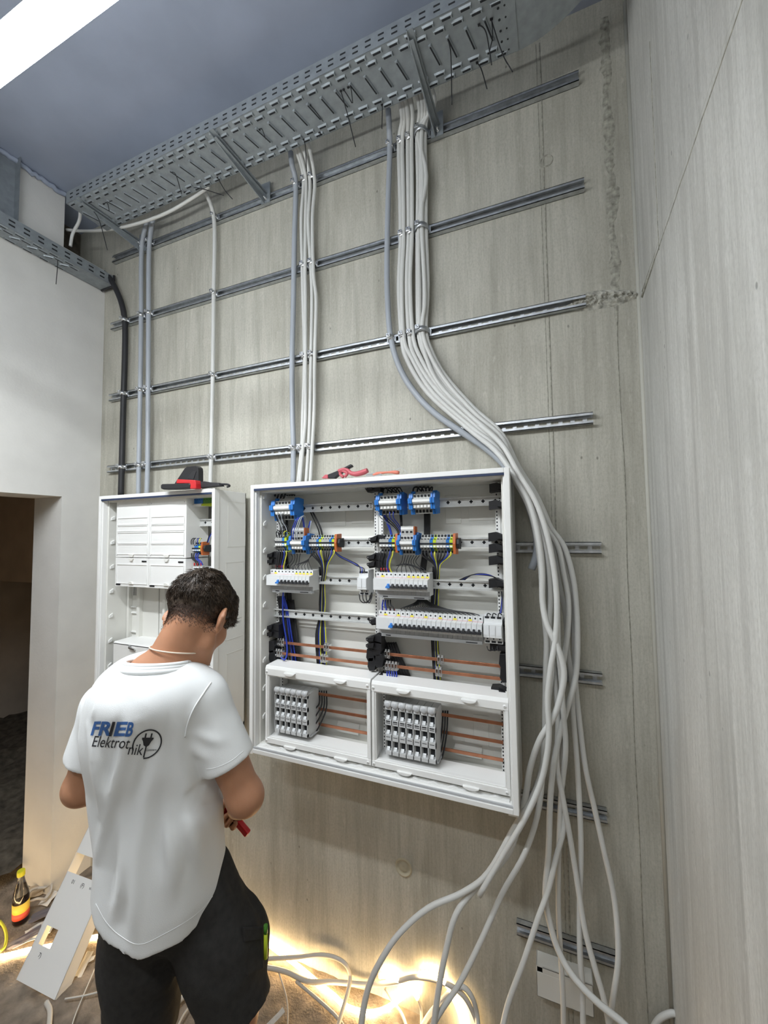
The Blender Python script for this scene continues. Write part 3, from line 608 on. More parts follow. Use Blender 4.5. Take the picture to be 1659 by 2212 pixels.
for a in ((577, 1200), (577, 1213), (576, 1355), (576, 1369), (576, 1438), (790, 1055), (794, 1204), (794, 1219), (792, 1380), (792, 1394), (797, 1465), (798, 1165), (799, 1342)): bracket(*a, cabR, big=a[1] in (1438, 1465))
for a in ((1095, 1052), (1094, 1090), (1093, 1160), (1094, 1185), (1094, 1212), (1094, 1262), (1095, 1345), (1097, 1400), (1100, 1500)): bracket(*a, cabR, flip=True)
# ---- lower cover frames
def cover(pts, root, Y=-0.212):
    (ax, ay), (bx, by), (cx, cy), (dx, dy) = pts     # TL TR BR BL of the front outline
    TL, TR, BR, BL = (PY(x, y, Y) for x, y in pts)
    x0, x1 = (TL.x+BL.x)/2, (TR.x+BR.x)/2; z1, z0 = (TL.z+TR.z)/2, (BL.z+BR.z)/2
    w = MB(); t = 0.026
    w.box((x0+0.0006, Y+0.0010, z0+0.001), (x0+0.012, Y+0.084, z1-0.001)); w.box((x1-0.012, Y+0.0010, z0+0.001), (x1-0.0006, Y+0.084, z1-0.001))
    w.prism([(Y, z1), (Y, z1-t), (Y+0.085, z1-t+0.006), (Y+0.085, z1+0.016), (Y+0.006, z1+0.012)], 'x', x0, x1)
    w.prism([(Y, z0), (Y, z0+t*0.8), (Y+0.085, z0+t*1.1), (Y+0.085, z0)], 'x', x0, x1)
    ring(w, x0+0.012, x1-0.012, z0+t*0.8, z1-t, 0.005, Y+0.004, Y+0.02)
    f = w.build('cover_frame', 'white', root, bevel=0.002)
    W = x1-x0
    for fx in (0.26, 0.74):
        xc = x0+W*fx
        pr = [(xc+0.026*math.cos(a), z1-0.004-0.012*math.sin(a)) for a in [math.pi*k/10 for k in range(11)]]
        sub(MB().prism(pr, 'y', Y-0.012, Y+0.01), 'grip_tab', 'white', f, root.location, bevel=0.002)
        pr = [(xc+0.028*math.cos(a), z0+0.006-0.012*math.sin(a)) for a in [math.pi*k/10 for k in range(11)]]
        sub(MB().prism(pr, 'y', Y-0.008, Y+0.006), 'grip_tab', 'white', f, root.location, bevel=0.002)
    for xx, zz in ((x0+0.008, z1-0.012), (x1-0.012, z1-0.012), (x0+0.008, z0+0.010), (x1-0.012, z0+0.010)):
        w = MB().lathe([(0.0, 0.0), (0.005, 0.0), (0.006, 0.002)], (xx, Y-0.002, zz), 12, axis='y'); w.box((xx-0.0025, Y-0.0026, zz-0.0005), (xx+0.0025, Y-0.0019, zz+0.0005), 1); sub(w, 'screw', ['white', 'hole_shade'], f, root.location)
    return x0, x1, z0, z1
cL = cover(((572, 1441), (800, 1478), (801, 1655), (573, 1603)), cabR)
cR = cover(((801.5, 1475), (1099, 1522), (1103, 1719), (803.5, 1657)), cabR)
# strip below the covers, with wavy lip
w = MB().box((X0+0.03, -0.215, Z0+0.020), (X1-0.03, -0.06, Z0+0.028))
for k in range(14):
    xc = X0+0.07+k*0.07; w.prism([(xc-0.02, Z0+0.028), (xc, Z0+0.034), (xc+0.02, Z0+0.028)], 'y', -0.214, -0.18)
w.build('bottom_strip', 'white', cabR, bevel=0.001)
# clips on the inner left flank
for k in range(9):
    z = Z0+0.12+k*0.115; MB().prism([(FY+0.045, z), (FY+0.060, z+0.003), (FY+0.060, z+0.022), (FY+0.045, z+0.012)], 'x', X0+0.030, X0+0.036).build('flank_clip', 'white', cabR)
for px, py, s in ((1111, 1772, 1), (546, 1636, 1)):
    p = PY(px, py, FY+0.06); MB().box((p.x-0.016, FY+0.04, Z0-0.030), (p.x+0.016, FY+0.14, Z0+0.004)).build('wall_lug', 'white', cabR, bevel=0.002)
# wall spacers carrying both cabinets
def spacers(x0, x1, root):
    for xx in (x0+0.06, x1-0.06):
        for zz in (Z0+0.1, Z1-0.1): MB().box((xx-0.02, BY, zz-0.02), (xx+0.02, 0.0, zz+0.02)).build('wall_spacer', 'galv_dull', root)
spacers(X0, X1, cabR)

# ------------------------------------------------------------------ breakers
MW = 0.0178
prof = [(0.0, -0.040), (-0.046, -0.040), (-0.046, -0.024), (-0.074, -0.021), (-0.074, 0.021), (-0.046, 0.024), (-0.046, 0.043), (0.0, 0.043)]
def breaker_mesh(n, rcd=False, label=False):
    w = MB(); g = 0.0004; W = MW*n
    w.prism(prof, 'x', g, W-g)
    for i in range(n):
        xc = MW*(i+0.5); w.disc((xc, -0.046, 0.035), 0.0032, (0,-1,0), 9, 1); w.disc((xc, -0.046, -0.033), 0.0030, (0,-1,0), 9, 1)
    w.box((g, -0.0478, 0.0222), (W-g, -0.0462, 0.0242), 2)
    w.box((g, -0.047, -0.040), (W-g, -0.0458, -0.0245), 4)
    if label: w.box((0.0025+(W-MW)*0.35, -0.0466, 0.0255), (W*0.35+MW*0.6 if n > 1 else MW-0.0025, -0.0462, 0.0315), 3)
    w.box((MW*0.15, -0.0744, -0.020), (W-MW*0.15, -0.074, -0.010), 0)
    for i in range(n if not rcd else 1): w.box((W-MW*0.95-i*MW, -0.0746, -0.004), (W-MW*0.05-i*MW, -0.0738, 0.013), 5)
    return w
def toggle_mesh(n=1):
    w = MB(); W = MW*n
    w.prism([(-0.073, -0.004), (-0.080, -0.008), (-0.083, -0.006), (-0.081, 0.001), (-0.073, 0.005)], 'x', 0.005, W-0.005)
    w.prism([(-0.073, -0.008), (-0.086, -0.011), (-0.085, -0.006), (-0.073, -0.003)], 'x', 0.0006, W-0.0006)
    return w
MCBM = ['mcb', 'hole_shade', 'redline', 'yellow', 'mcb_dark', 'clearp']
def proto(name, n, label, cat, rcd=False, lab=False):
    t = thing(name, label, cat)
    breaker_mesh(n, rcd, lab).build('body', MCBM, t, bevel=0.0008)
    w = toggle_mesh(1); 
    if rcd:
        w.v = [(x+MW*(n-1), y, z) for x, y, z in w.v]
    w.build('toggle', 'blue' if rcd else 'black', t)
    return t
def place_row(px0, py0, row, nmcb, rowname, lab_every):
    x = PY(px0, py0, RYF-0.074).x; z = ROWZ[row] if row < 3 else None
    if row == 3: z = PY(930, 1356, RYF-0.074).z+0.002
    rc = proto('residual_current_breaker', 4, 'wide four-module white breaker with a blue toggle, left end of the %s row' % rowname, 'circuit breaker', True, True)
    rc.location = (x, RYF, z); x += 4*MW; pr = {}
    for k in range(nmcb):
        lab = lab_every(k)
        lb = 'white breaker with black toggle, %s after blue toggle, %s row' % (ORD[k], rowname)
        if lab not in pr: pr[lab] = proto('circuit_breaker', 1, lb, 'circuit breaker', False, lab); o = pr[lab]
        else: o = dup(pr[lab], label=lb)
        o['group'] = 'miniature breakers in the open cabinet'; o.location = (x, RYF, z); x += MW
    return x, z
xe1, _ = place_row(575, 1255, 2, 8, 'left upper', lambda k: k >= 3)
xe2, _ = place_row(806, 1265, 2, 8, 'right upper', lambda k: k >= 3)
xe3, zb = place_row(812, 1345, 3, 18, 'long lower', lambda k: k % 3 == 0)
for xe, zz, nn in ((xe1, ROWZ[2], 'left upper'), (xe2, ROWZ[2], 'right upper'), (xe3, zb, 'long lower')):     # comb busbar under each row
    W = {'left upper': 12, 'right upper': 12, 'long lower': 22}[nn]*MW
    w = MB().box((xe-W+0.012, RYF-0.050, zz-0.052), (xe-0.004, RYF-0.030, zz-0.0405)); w.box((xe-W+0.03, RYF-0.0506, zz-0.049), (xe-W+0.05, RYF-0.0502, zz-0.045), 1); w.box((xe-0.06, RYF-0.0506, zz-0.049), (xe-0.02, RYF-0.0502, zz-0.046), 1)
    solo(w, 'comb_busbar', ['mcb_dark', 'ink'], 'grey comb busbar along the underside of the %s breaker row' % nn, 'busbar', 'comb busbars under breakers')
din_rail(xR0, xR1, zb, cabR)
# small contactor and three-pole arrester
def device(name, x0, x1, z0, z1, nmod, label, cat, yb=RYF, yf=RYF-0.070):
    t = thing(name, label, cat, ((x0+x1)/2, yb, (z0+z1)/2)); H = z1-z0; w = MB()
    w.prism([(yb, z0), (yf+0.022, z0), (yf+0.022, z0+H*0.22), (yf, z0+H*0.25), (yf, z0+H*0.70), (yf+0.016, z0+H*0.73), (yf+0.020, z1), (yb, z1)], 'x', x0, x1)
    w.build('body', 'mcb', t, bevel=0.001)
    mw = (x1-x0)/nmod
    for k in range(nmod):
        xa = x0+k*mw; w = MB()
        w.box((xa+mw*0.15, yf+0.0175, z1-H*0.12), (xa+mw*0.85, yf+0.021, z1-H*0.05)); w.disc((xa+mw/2, yf+0.018, z1-H*0.20), 0.003, (0,-1,0), 8)
        w.box((xa+mw*0.15, yf+0.0215, z0+H*0.03), (xa+mw*0.85, yf+0.0235, z0+H*0.10)); w.disc((xa+mw/2, yf+0.022, z0+H*0.165), 0.0025, (0,-1,0), 8)
        w.box((xa+mw*0.98, yf-0.0004, z0+H*0.27), (xa+mw*1.0, yf, z0+H*0.68))
        w.build('terminal_slot', 'hole_shade', t, kind='stuff')
        MB().box((xa+mw*0.1, yf-0.001, z0+H*0.34), (xa+mw*0.9, yf, z0+H*0.66)).build('front_plate', 'clearp', t)
    return t
p0, p1 = PY(771, 1232, RYF-0.07), PY(792, 1288, RYF-0.07)
device('contactor', p0.x, p1.x, p1.z, p0.z, 2, 'small grey two-pole contactor left of the right upper breaker row', 'contactor')
p0, p1 = PY(1046, 1330, RYF-0.07), PY(1085, 1396, RYF-0.07)
device('surge_arrester', xe3+0.004, p1.x, p1.z, p0.z, 3, 'white three-pole device at the right end of the long breaker row', 'arrester')

# ------------------------------------------------------------------ terminal strips
def slice_mesh(wd, color, H, D):
    """feed-through terminal: stepped body, wire funnels, bridge slot, marker"""
    w = MB(); h = H/2; g = 0.0003
    w.prism([(0.0, -h*0.95), (-D*0.55, -h), (-D*0.62, -h*0.62), (-D, -h*0.40), (-D, h*0.40), (-D*0.62, h*0.62), (-D*0.55, h), (0.0, h*0.95)], 'x', g, wd-g)
    for s in (1, -1):
        w.disc((wd/2, -D*0.57, s*h*0.86), wd*0.40, (0,-1,0.25*s), 8, 1); w.box((wd*0.25, -D*0.80, s*h*0.52-0.002), (wd*0.75, -D*0.86, s*h*0.52+0.002), 1)
    w.box((0, -D-0.0006, -0.003), (wd, -D+0.001, 0.004), 1); w.box((wd*0.15, -D-0.0008, -h*0.36), (wd*0.85, -D+0.001, -h*0.18), 2)
    return w
def strip(name, label, px0, px1, pyt, pyb, colors, endp=None, Y=RYF-0.045, D=0.045):
    a, b = PY(px0, (pyt+pyb)/2, Y), PY(px1, (pyt+pyb)/2, Y); xm = (px0+px1)/2
    zt, zb_ = PY(xm, pyt, Y).z, PY(xm, pyb, Y).z; H = zt-zb_; wd = (b.x-a.x)/len(colors)
    t = thing(name, label, 'terminal block', (a.x, RYF, (zt+zb_)/2), 'terminal blocks in the open cabinet'); cache = {}
    for k, c in enumerate(colors):
        if c not in cache: o = slice_mesh(wd, c, H, D).build('terminal', [c, 'hole_shade', 'white'], t, off=(0,0,0)); cache[c] = o
        else: o = cache[c].copy(); COL.objects.link(o); o.parent = t
        o.location = (k*wd, 0, 0)
    if endp:
        W = wd*len(colors); h = H/2
        MB().prism([(0, -h*1.15), (-D*0.9, -h*1.1), (-D*1.05, 0), (-D*0.9, h*1.1), (0, h*1.15)], 'x', W, W+0.010).build('end_plate', endp, t, off=(0,0,0), bevel=0.001)
        MB().prism([(0, -h*0.6), (-D*0.8, -h*0.5), (-D*0.9, 0), (-D*0.8, h*0.5), (0, h*0.6)], 'x', W+0.011, W+0.021).build('end_clamp', 'rubber', t, off=(0,0,0), bevel=0.001)
    return t
G_, B_, Y_ = 'tgrey', 'blue', 'lime'
strip('terminal_block', 'small five-piece terminal strip, left one beside the left blue block', 594, 619, 1150, 1192, [G_, G_, G_, B_, Y_])
strip('terminal_block', 'ten-piece terminal strip with brown end plate in the left half', 667, 722, 1156, 1190, [G_, G_, G_, B_, Y_, G_, G_, G_, B_, Y_], 'orange')
strip('terminal_block', 'small five-piece terminal strip, left of the blue tower block in the right half', 819, 853, 1155, 1192, [G_, G_, G_, B_, Y_], 'orange')
strip('terminal_block', 'ten-piece terminal strip with brown end plate in the right half', 907, 978, 1155, 1195, [G_, G_, G_, B_, Y_, G_, G_, G_, B_, Y_], 'orange')
def tower(label, px0, px1, pyt, pyb, ngrey=5, Y=RYF-0.075, tall=False):
    """multi-level blue distribution terminals with grey middle and white marker strip"""
    a, b = PY(px0, (pyt+pyb)/2, Y), PY(px1, (pyt+pyb)/2, Y); xm = (px0+px1)/2; zt, zb_ = PY(xm, pyt, Y).z, PY(xm, pyb, Y).z; H = zt-zb_; h = H/2; W = b.x-a.x; D = 0.078
    t = thing('distribution_block', label, 'terminal block', (a.x, RYF, (zt+zb_)/2), 'blue distribution blocks in the open cabinet')
    bp = [(0.004, -h*0.9), (-D*0.5, -h), (-D*0.55, -h*0.55), (-D*0.85, -h*0.6), (-D*0.88, -h*0.1), (-D, -h*0.12), (-D, h*0.32), (-D*0.85, h*0.36), (-D*0.8, h*0.75), (-D*0.5, h*0.8), (-D*0.45, h), (0.004, h*0.9)]
    gp = [(0.004, -h*0.85), (-D*0.45, -h*0.95), (-D*0.5, -h*0.5), (-D*0.8, -h*0.5), (-D*0.84, -h*0.1), (-D*0.93, -h*0.1), (-D*0.93, h*0.28), (-D*0.8, h*0.3), (-D*0.74, h*0.7), (-D*0.45, h*0.72), (-D*0.4, h*0.95), (0.004, h*0.85)]
    bw = W*0.075
    for x in (0, bw*1.02, W-2.4*bw, W-1.2*bw): MB().prism(bp, 'x', x, x+bw).build('end_terminal', 'blue', t, off=(0,0,0), bevel=0.0006)
    gw = (W-4.6*bw)/ngrey; first = None
    for k in range(ngrey):
        if first is None:
            w = MB().prism(gp, 'x', 0.0002, gw-0.0002)
            w.box((gw*0.15, -D*0.935-0.001, h*0.02), (gw*0.85, -D*0.92, h*0.2), 2); w.box((gw*0.2, -D*0.80-0.002, -h*0.45), (gw*0.8, -D*0.78, -h*0.2), 2); w.box((gw*0.25, -D*0.80-0.002, h*0.45), (gw*0.75, -D*0.76, h*0.62), 1); w.box((gw*0.2, -D*0.47-0.002, -h*0.85), (gw*0.8, -D*0.45, -h*0.6), 1)
            first = w.build('terminal', ['tgrey', 'hole_shade', 'white'], t, off=(0,0,0)); o = first
        else: o = first.copy(); COL.objects.link(o); o.parent = t
        o.location = (2.1*bw+k*gw, 0, 0)
    MB().box((2.1*bw, -D*0.96, 0.0), (2.1*bw+gw*ngrey, -D*0.93, h*0.22)).build('marker_strip', 'white', t, off=(0,0,0))
    if tall:
        w = MB().box((2.1*bw, -D*0.72, h*0.6), (2.1*bw+gw*ngrey, -D*0.3, h*1.55)); w.box((2.1*bw, -D*0.73, h*1.25), (2.1*bw+gw*ngrey, -D*0.7, h*1.45), 2)
        for k in range(3): w.box((2.1*bw+gw*ngrey*(k+0.2)/3, -D*0.735, h*0.95), (2.1*bw+gw*ngrey*(k+0.75)/3, -D*0.7, h*1.12), 1)
        w.build('upper_level', ['tgrey', 'hole_shade', 'white'], t, off=(0,0,0))
        MB().box((2.1*bw+gw*ngrey, -D*0.70, h*0.6), (2.1*bw+gw*ngrey+0.004, -D*0.3, h*1.5)).build('end_plate', 'orange', t, off=(0,0,0))
    return t
tower('blue terminal block with grey centre in the upper left corner of the open cabinet', 582, 634, 1074, 1124)
tower('blue terminal block with white marker strip at the top, left of the middle pair', 809, 866, 1062, 1112)
tower('blue terminal block with white marker strip at the top, right of the middle pair', 881, 939, 1058, 1110)
tower('blue terminal block with loops of wire above it in the second row at the left', 620, 658, 1152, 1198, 4, tall=True)
tower('blue tower-shaped terminal block between the grey strips in the right half', 856, 898, 1150, 1200, 4, tall=True)

# ------------------------------------------------------------------ copper busbars
def busbar(a, b, Y, h, label, clamps=()):
    A_, B2 = PY(*a, Y), PY(*b, Y); z = (A_.z+B2.z)/2; t = thing('copper_busbar', label, 'busbar', ((A_.x+B2.x)/2, Y, z), 'copper busbars in the open cabinet')
    MB().box((A_.x, Y-0.0025, z-h/2), (B2.x, Y+0.0025, z+h/2)).build('bar', 'copper', t, bevel=0.0008)
    for (px, n) in clamps:
        xc = PY(px, (a[1]+b[1])/2, Y-0.008).x
        for k in range(n):
            w = MB(); xx = xc+(k-(n-1)/2)*0.0125; ring(w, xx-0.0055, xx+0.0055, z-0.013, z+0.014, 0.003, Y-0.014, Y+0.008); w.cyl((xx, Y-0.009, z+0.013), (xx, Y-0.009, z+0.021), 0.0042, 8); w.cyl((xx, Y-0.0145, z-0.004), (xx, Y-0.019, z-0.004), 0.004, 8)
            w.build('bar_clamp', 'zinc', t, bevel=0.0006)
    return t
busbar((612, 1389), (800, 1407), -0.115, 0.011, 'upper copper busbar in the left half, above the left cover frame', ((607, 3), (706, 2)))
busbar((600, 1412), (798, 1432), -0.130, 0.011, 'second copper busbar in the left half, above the left cover frame', ((603, 3), (699, 2)))
busbar((838, 1413), (1086, 1439), -0.115, 0.011, 'upper copper busbar in the right half, above the right cover frame', ((837, 2), (952, 2)))
busbar((838, 1437), (1090, 1468), -0.130, 0.011, 'second copper busbar in the right half, above the right cover frame', ((846, 4), (948, 2)))
for i, (a, b) in enumerate((((676, 1498), (797, 1514)), ((680, 1530), (797, 1549)), ((680, 1563), (797, 1584)), )):
    busbar(a, b, -0.105, 0.011, ('top', 'middle', 'bottom')[i]+' copper bar behind the opening of the left cover frame')
for i, (a, b) in enumerate((((945, 1540), (1087, 1566)), ((945, 1578), (1087, 1605)), ((945, 1617), (1087, 1640)))):
    busbar(a, b, -0.105, 0.011, ('top', 'middle', 'bottom')[i]+' copper bar behind the opening of the right cover frame')
for px, py in ((803, 1412), (806, 1432), (818, 1400), (822, 1425), (590, 1395), (592, 1415), (1090, 1425), (1092, 1455)):     # black bar carriers
    p = PY(px, py, -0.135); MB().prism([(p.x-0.018, p.z-0.012), (p.x-0.010, p.z-0.028), (p.x+0.012, p.z-0.024), (p.x+0.018, p.z+0.004), (p.x+0.010, p.z+0.026), (p.x-0.014, p.z+0.022)], 'y', -0.150, -0.09).build('bar_carrier', 'black', cabR, bevel=0.002)

# ------------------------------------------------------------------ fuse switches behind the covers
def fuse_row(px0, px1, pyt, pyb, n, side, Y=-0.196):
    # the tops of neighbouring units step down to the right in the picture because they recede along one level
    xm = (px0+px1)/2; a, b = PY(px0, (pyt+pyb)/2, Y), PY(px1, (pyt+pyb)/2, Y); zt = PY(xm, pyt, Y).z; z0 = PY(xm, pyb, Y).z; wd = (b.x-a.x)/n; H = zt-z0; first = None
    for k in range(n):
        lb = 'grey fuse switch with three windows, %s from the left behind the %s cover frame' % (ORD[k], side)
        if first is None:
            t = thing('fuse_switch', lb, 'fuse holder', (a.x, Y, z0), 'fuse switches in the open cabinet'); g = 0.0006; w = MB()
            w.box((g, 0.012, 0), (wd-g, 0.085, H*0.95)); w.box((g, 0, 0), (g+0.002, 0.012, H*0.93)); w.box((wd-g-0.002, 0, 0), (wd-g, 0.012, H*0.93))
            for zz, hh in ((0.0, 0.07), (0.27, 0.115), (0.565, 0.10), (0.86, 0.07)): w.box((g, 0.0, H*zz), (wd-g, 0.012, H*(zz+hh)))
            w.build('body', 'fuse', t, off=(0,0,0), bevel=0.0006)
            for zz in (0.075, 0.39, 0.675):
                w = MB().box((wd*0.22, 0.0100, H*(zz+0.035)), (wd*0.88, 0.0118, H*(zz+0.180))); w.build('window', 'hole_shade', t, off=(0,0,0))
                MB().prism([(0.003, H*zz), (0.010, H*zz), (0.010, H*(zz+0.06)), (0.007, H*(zz+0.045))], 'x', wd*0.12, wd*0.62).build('fuse_grip', 'clearp', t, off=(0,0,0))
            for zz, hh in ((0.335, 0.010), (0.628, 0.022), (0.60, 0.012)):
                w = MB().box((wd*0.2, -0.0004, H*zz), (wd*0.8, 0.0, H*(zz+hh)));  w.build('print', 'ink', t, off=(0,0,0))
            w = MB().cyl((g, 0.006, H*0.965), (wd-g, 0.006, H*0.965), 0.011, 14); w.build('lens_cap', 'fuse', t, off=(0,0,0))
            w = MB().lathe([(0.0, -0.0065), (wd*0.28, -0.0060), (wd*0.36, -0.004)], (wd/2, 0.0, H*0.955), 14, axis='y'); w.build('lens', 'mcb_dark', t, off=(0,0,0)); first = t
        else: t = dup(first, label=lb)
        t.location = (a.x+wd*k, Y, z0)
    MB().box((a.x, Y-0.001+0.02, z0-0.006), (b.x+0.004, Y+0.08, z0)).build('fuse_carrier', 'mcb_dark', cabR)
fuse_row(593, 664, 1492, 1587, 6, 'left')
fuse_row(831, 941, 1525, 1640, 7, 'right')

# ------------------------------------------------------------------ wiring looms
def loom(label, wires, r=0.0019, name='wire_loom'):
    """wires: (material, [(px,py,Y)...]); each wire a part of the loom"""
    P0 = [PY(*q) for q in wires[0][1]]
    t = thing(name, label, 'wiring', tuple(P0[0]))
    for wq in wires:
        m, q = wq[0], wq[1]; rr = wq[2] if len(wq) > 2 else r
        MB().tube([PY(*k) for k in q], rr, 6, smooth=5).build('wire', m, t)
    return t
K, U, G2, VY = 'rubber', 'blue_wire', 'conduit', 'yellow_wire'
def fan(cols, xs, ys, via, end, Y0=-0.165, Y1=-0.14, Y2=-0.13, jit=2.5):
    out = []
    for k, c in enumerate(cols):
        j = (k-len(cols)/2)*jit; v = [(px+j*sc, py, y) for (px, py, sc), y in zip(via, [Y1]*len(via))]
        out.append((c, [(xs[k], ys[k] if isinstance(ys, (list, tuple)) else ys, Y0)]+v+[(end[0]+j*0.6, end[1], Y2)]))
    return out
L1 = [(G2 if k % 2 else K, [(594+k*4.5, 1101, -0.17), (595+k*4, 1112, -0.18), (602+k*3, 1128, -0.17), (606+k*4, 1140, -0.16), (604+k*6, 1158, -0.16)]) for k in range(5)]
L1 += [(K, [(598+k*5, 1160, -0.16), (597+k*5, 1150, -0.175), (602+k*5, 1146, -0.175), (607+k*4, 1150, -0.15), (609+k*3, 1135, -0.11)]) for k in range(3)]
L1 += [(VY, [(616, 1160, -0.165), (613, 1152, -0.18), (618, 1147, -0.175), (622, 1152, -0.14)])]
L1 += [(K, [(592+k*7, 1076, -0.10), (596+k*7, 1066, -0.12), (606+k*6, 1064, -0.10), (622+k*5, 1070, -0.07)], 0.004) for k in range(4)]
loom('dark and grey wires looping from the corner terminal block to the strips below it', L1)
L2 = [(U if k < 2 else G2, [(629+k*4, 1166, -0.19), (631+k*4, 1145, -0.20), (640+k*4, 1122-k*1.5, -0.19), (650+k*3, 1119-k, -0.17), (655+k*2, 1130, -0.15), (657+k*2, 1148, -0.13), (663+k*2, 1148, -0.11), (670+k, 1125, -0.10)]) for k in range(4)]
loom('arched blue and grey wires over the second-row blue block at the left', L2)
loom('two thick black cords running down behind the left ten-piece strip', [(K, [(672, 1100, -0.09), (680, 1115, -0.09), (692, 1140, -0.09), (697, 1160, -0.09)], 0.004), (K, [(668, 1100, -0.085), (676, 1118, -0.085), (688, 1145, -0.085), (691, 1165, -0.085)], 0.003)])
L3 = [(c, [(598+k*5, 1190, -0.165), (599+k*5, 1198, -0.168), (598+k*4.5, 1210, -0.165), (597+k*4, 1222, -0.16), (597+k*4, 1233, -0.155)]) for k, c in enumerate((K, K, K, U, VY))]
t = loom('short black, blue and yellow-green wires feeding the left upper breaker row', L3, 0.0022)
for px, py in ((597, 1226), (602, 1226), (607, 1226), (611, 1226)): p = PY(px, py, -0.156); MB().cyl(p, p+Vector((0, 0, 0.010)), 0.0030, 8).build('crimp_sleeve', 'red', t)
L4 = [(K, [(628+k*7, 1196, -0.175), (632+k*5, 1204, -0.16), (628+k*6, 1214, -0.15), (620+k*8, 1222, -0.15), (617+k*8, 1231, -0.155)]) for k in range(4)]
L4 += [(K, [(676+(k % 3)*3, 1192, -0.16), (668, 1206, -0.15), (655+k*2, 1214, -0.15), (634+k*6, 1222, -0.15), (632+k*7, 1231, -0.155)], 0.0013) for k in range(7)]
loom('thin black wires spreading over the tops of the left upper breakers', L4, 0.0016)
cols = (K, K, K, U, VY, K, K, K, U, VY)
L5 = [(c, [(671+k*5.6, 1188, -0.165), (672+k*5.5, 1196, -0.168), (690+k*2.2, 1216, -0.15), (696+k*1.0, 1235, -0.135), (693+k*0.9, 1262, -0.10), (690+k*1.4, 1300, -0.085), (690+k*1.2, 1330, -0.085), (682+k*2.4, 1370, -0.09), (684+k*2.3, 1420, -0.10), (688+k*1.8, 1462, -0.10)]) for k, c in enumerate(cols)]
L5 += [(K, [(690+k*3, 1225, -0.11), (692+k*3, 1262, -0.085), (690+k*3, 1330, -0.075), (687+k*4, 1400, -0.085), (690+k*3, 1462, -0.09)], 0.0032) for k in range(4)]
loom('long loom of black, blue and yellow-green wires falling from the left ten-piece strip', L5, 0.0026)
L6 = [((K, U, K)[k], [(722, 1190+k, -0.16), (735, 1200+k*2, -0.15), (755, 1210+k*2, -0.145), (772, 1219+k*2, -0.15), (778+k*4, 1228, -0.165), (777+k*4, 1238, -0.17)]) for k in range(3)]
L6 += [(K, [(776+k*7, 1283, -0.175), (778+k*7, 1296, -0.18), (786+k*6, 1302, -0.175), (797+k*3, 1296-k*3, -0.16), (800+k*2, 1280, -0.14)]) for k in range(3)]
loom('black and violet-blue wires running across to the small contactor', L6, 0.0019)
L7 = [(K if k < 4 else U, [(600+k*2.6, 1288, -0.13), (604+k*3.5, 1320, -0.11), (606+k*5, 1380, -0.10), (608+k*6, 1420, -0.09), (610+k*6, 1448, -0.09)]) for k in range(6)]
L7 += [(U, [(612, 1278, -0.15), (611, 1300, -0.14), (612, 1340, -0.13), (619, 1385, -0.13), (620, 1412, -0.14), (615, 1425, -0.15), (607, 1420, -0.15)])]
L7 += [(K, [(620+k*3, 1296, -0.075), (626+k*3, 1350, -0.075), (632+k*3, 1400, -0.075), (636+k*3, 1446, -0.075)], 0.007) for k in range(5)]
L7 += [(K, [(604+k*5, 1120, -0.06), (606+k*5, 1160, -0.06), (604+k*5, 1200, -0.06), (606+k*6, 1240, -0.06), (610+k*6, 1300, -0.065)], 0.0055) for k in range(4)]
loom('thick black and blue loom descending at the left side of the open cabinet', L7, 0.0036)
L8 = [((G2, K, K, U, U)[k], [(818+k*8, 1106, -0.18), (822+k*7, 1118, -0.17), (840+k*5, 1132, -0.14), (855+k*3, 1146, -0.12), (860+k*2, 1160, -0.11)]) for k in range(5)]
L8 += [(U, [(828+k*3, 1108, -0.12), (834+k*3, 1125, -0.11), (842+k*2, 1145, -0.11), (846+k*2, 1162, -0.11)], 0.003) for k in range(2)]
L8 += [(K, [(864+k*3, 1108, -0.10), (866+k*2, 1130, -0.10), (866+k*2, 1150, -0.10)], 0.003) for k in range(2)]
L8 += [(K, [(818+k*9, 1068, -0.12), (821+k*9, 1056, -0.14), (832+k*8, 1054, -0.12), (846+k*6, 1064, -0.08)], 0.0024) for k in range(5)]
L8 += [(K, [(892+k*9, 1064, -0.12), (894+k*9, 1054, -0.14), (902+k*8, 1053, -0.11), (912+k*5, 1064, -0.08)], 0.0030) for k in range(5)]
loom('blue and black wires dropping from the middle top terminal block', L8)
loom('wide flat black cord falling behind the right ten-piece strip', [(K, [(918+k*3.2, 1108, -0.075), (918+k*3.0, 1150, -0.075), (914+k*3, 1195, -0.075), (909+k*3, 1232, -0.075)], 0.0045) for k in range(4)])
L9 = [(c, [(823+k*6.5, 1190, -0.165), (822+k*6.5, 1199, -0.168), (819+k*6, 1213, -0.165), (820+k*5.5, 1226, -0.16), (823+k*6, 1238, -0.155)]) for k, c in enumerate((K, K, K, U, VY))]
t = loom('short black, blue and yellow-green wires feeding the right upper breaker row', L9, 0.0024)
for px, py in ((824, 1232), (830, 1232), (836, 1232), (842, 1232)): p = PY(px, py, -0.156); MB().cyl(p, p+Vector((0, 0, 0.010)), 0.0032, 8).build('crimp_sleeve', 'red', t)
L10 = [(K, [(870+k*6, 1200, -0.17), (868+k*5, 1212, -0.15), (862+k*7, 1222, -0.15), (857+k*10, 1231, -0.15), (858+k*10.5, 1240, -0.155)], 0.0015) for k in range(7)]
L10 += [(K, [(856, 1222, -0.14), (875, 1218+k, -0.14), (900, 1224+k, -0.14), (918+k*2, 1238, -0.15)], 0.0015) for k in range(3)]
loom('thin black wires spreading over the tops of the right upper breakers', L10)
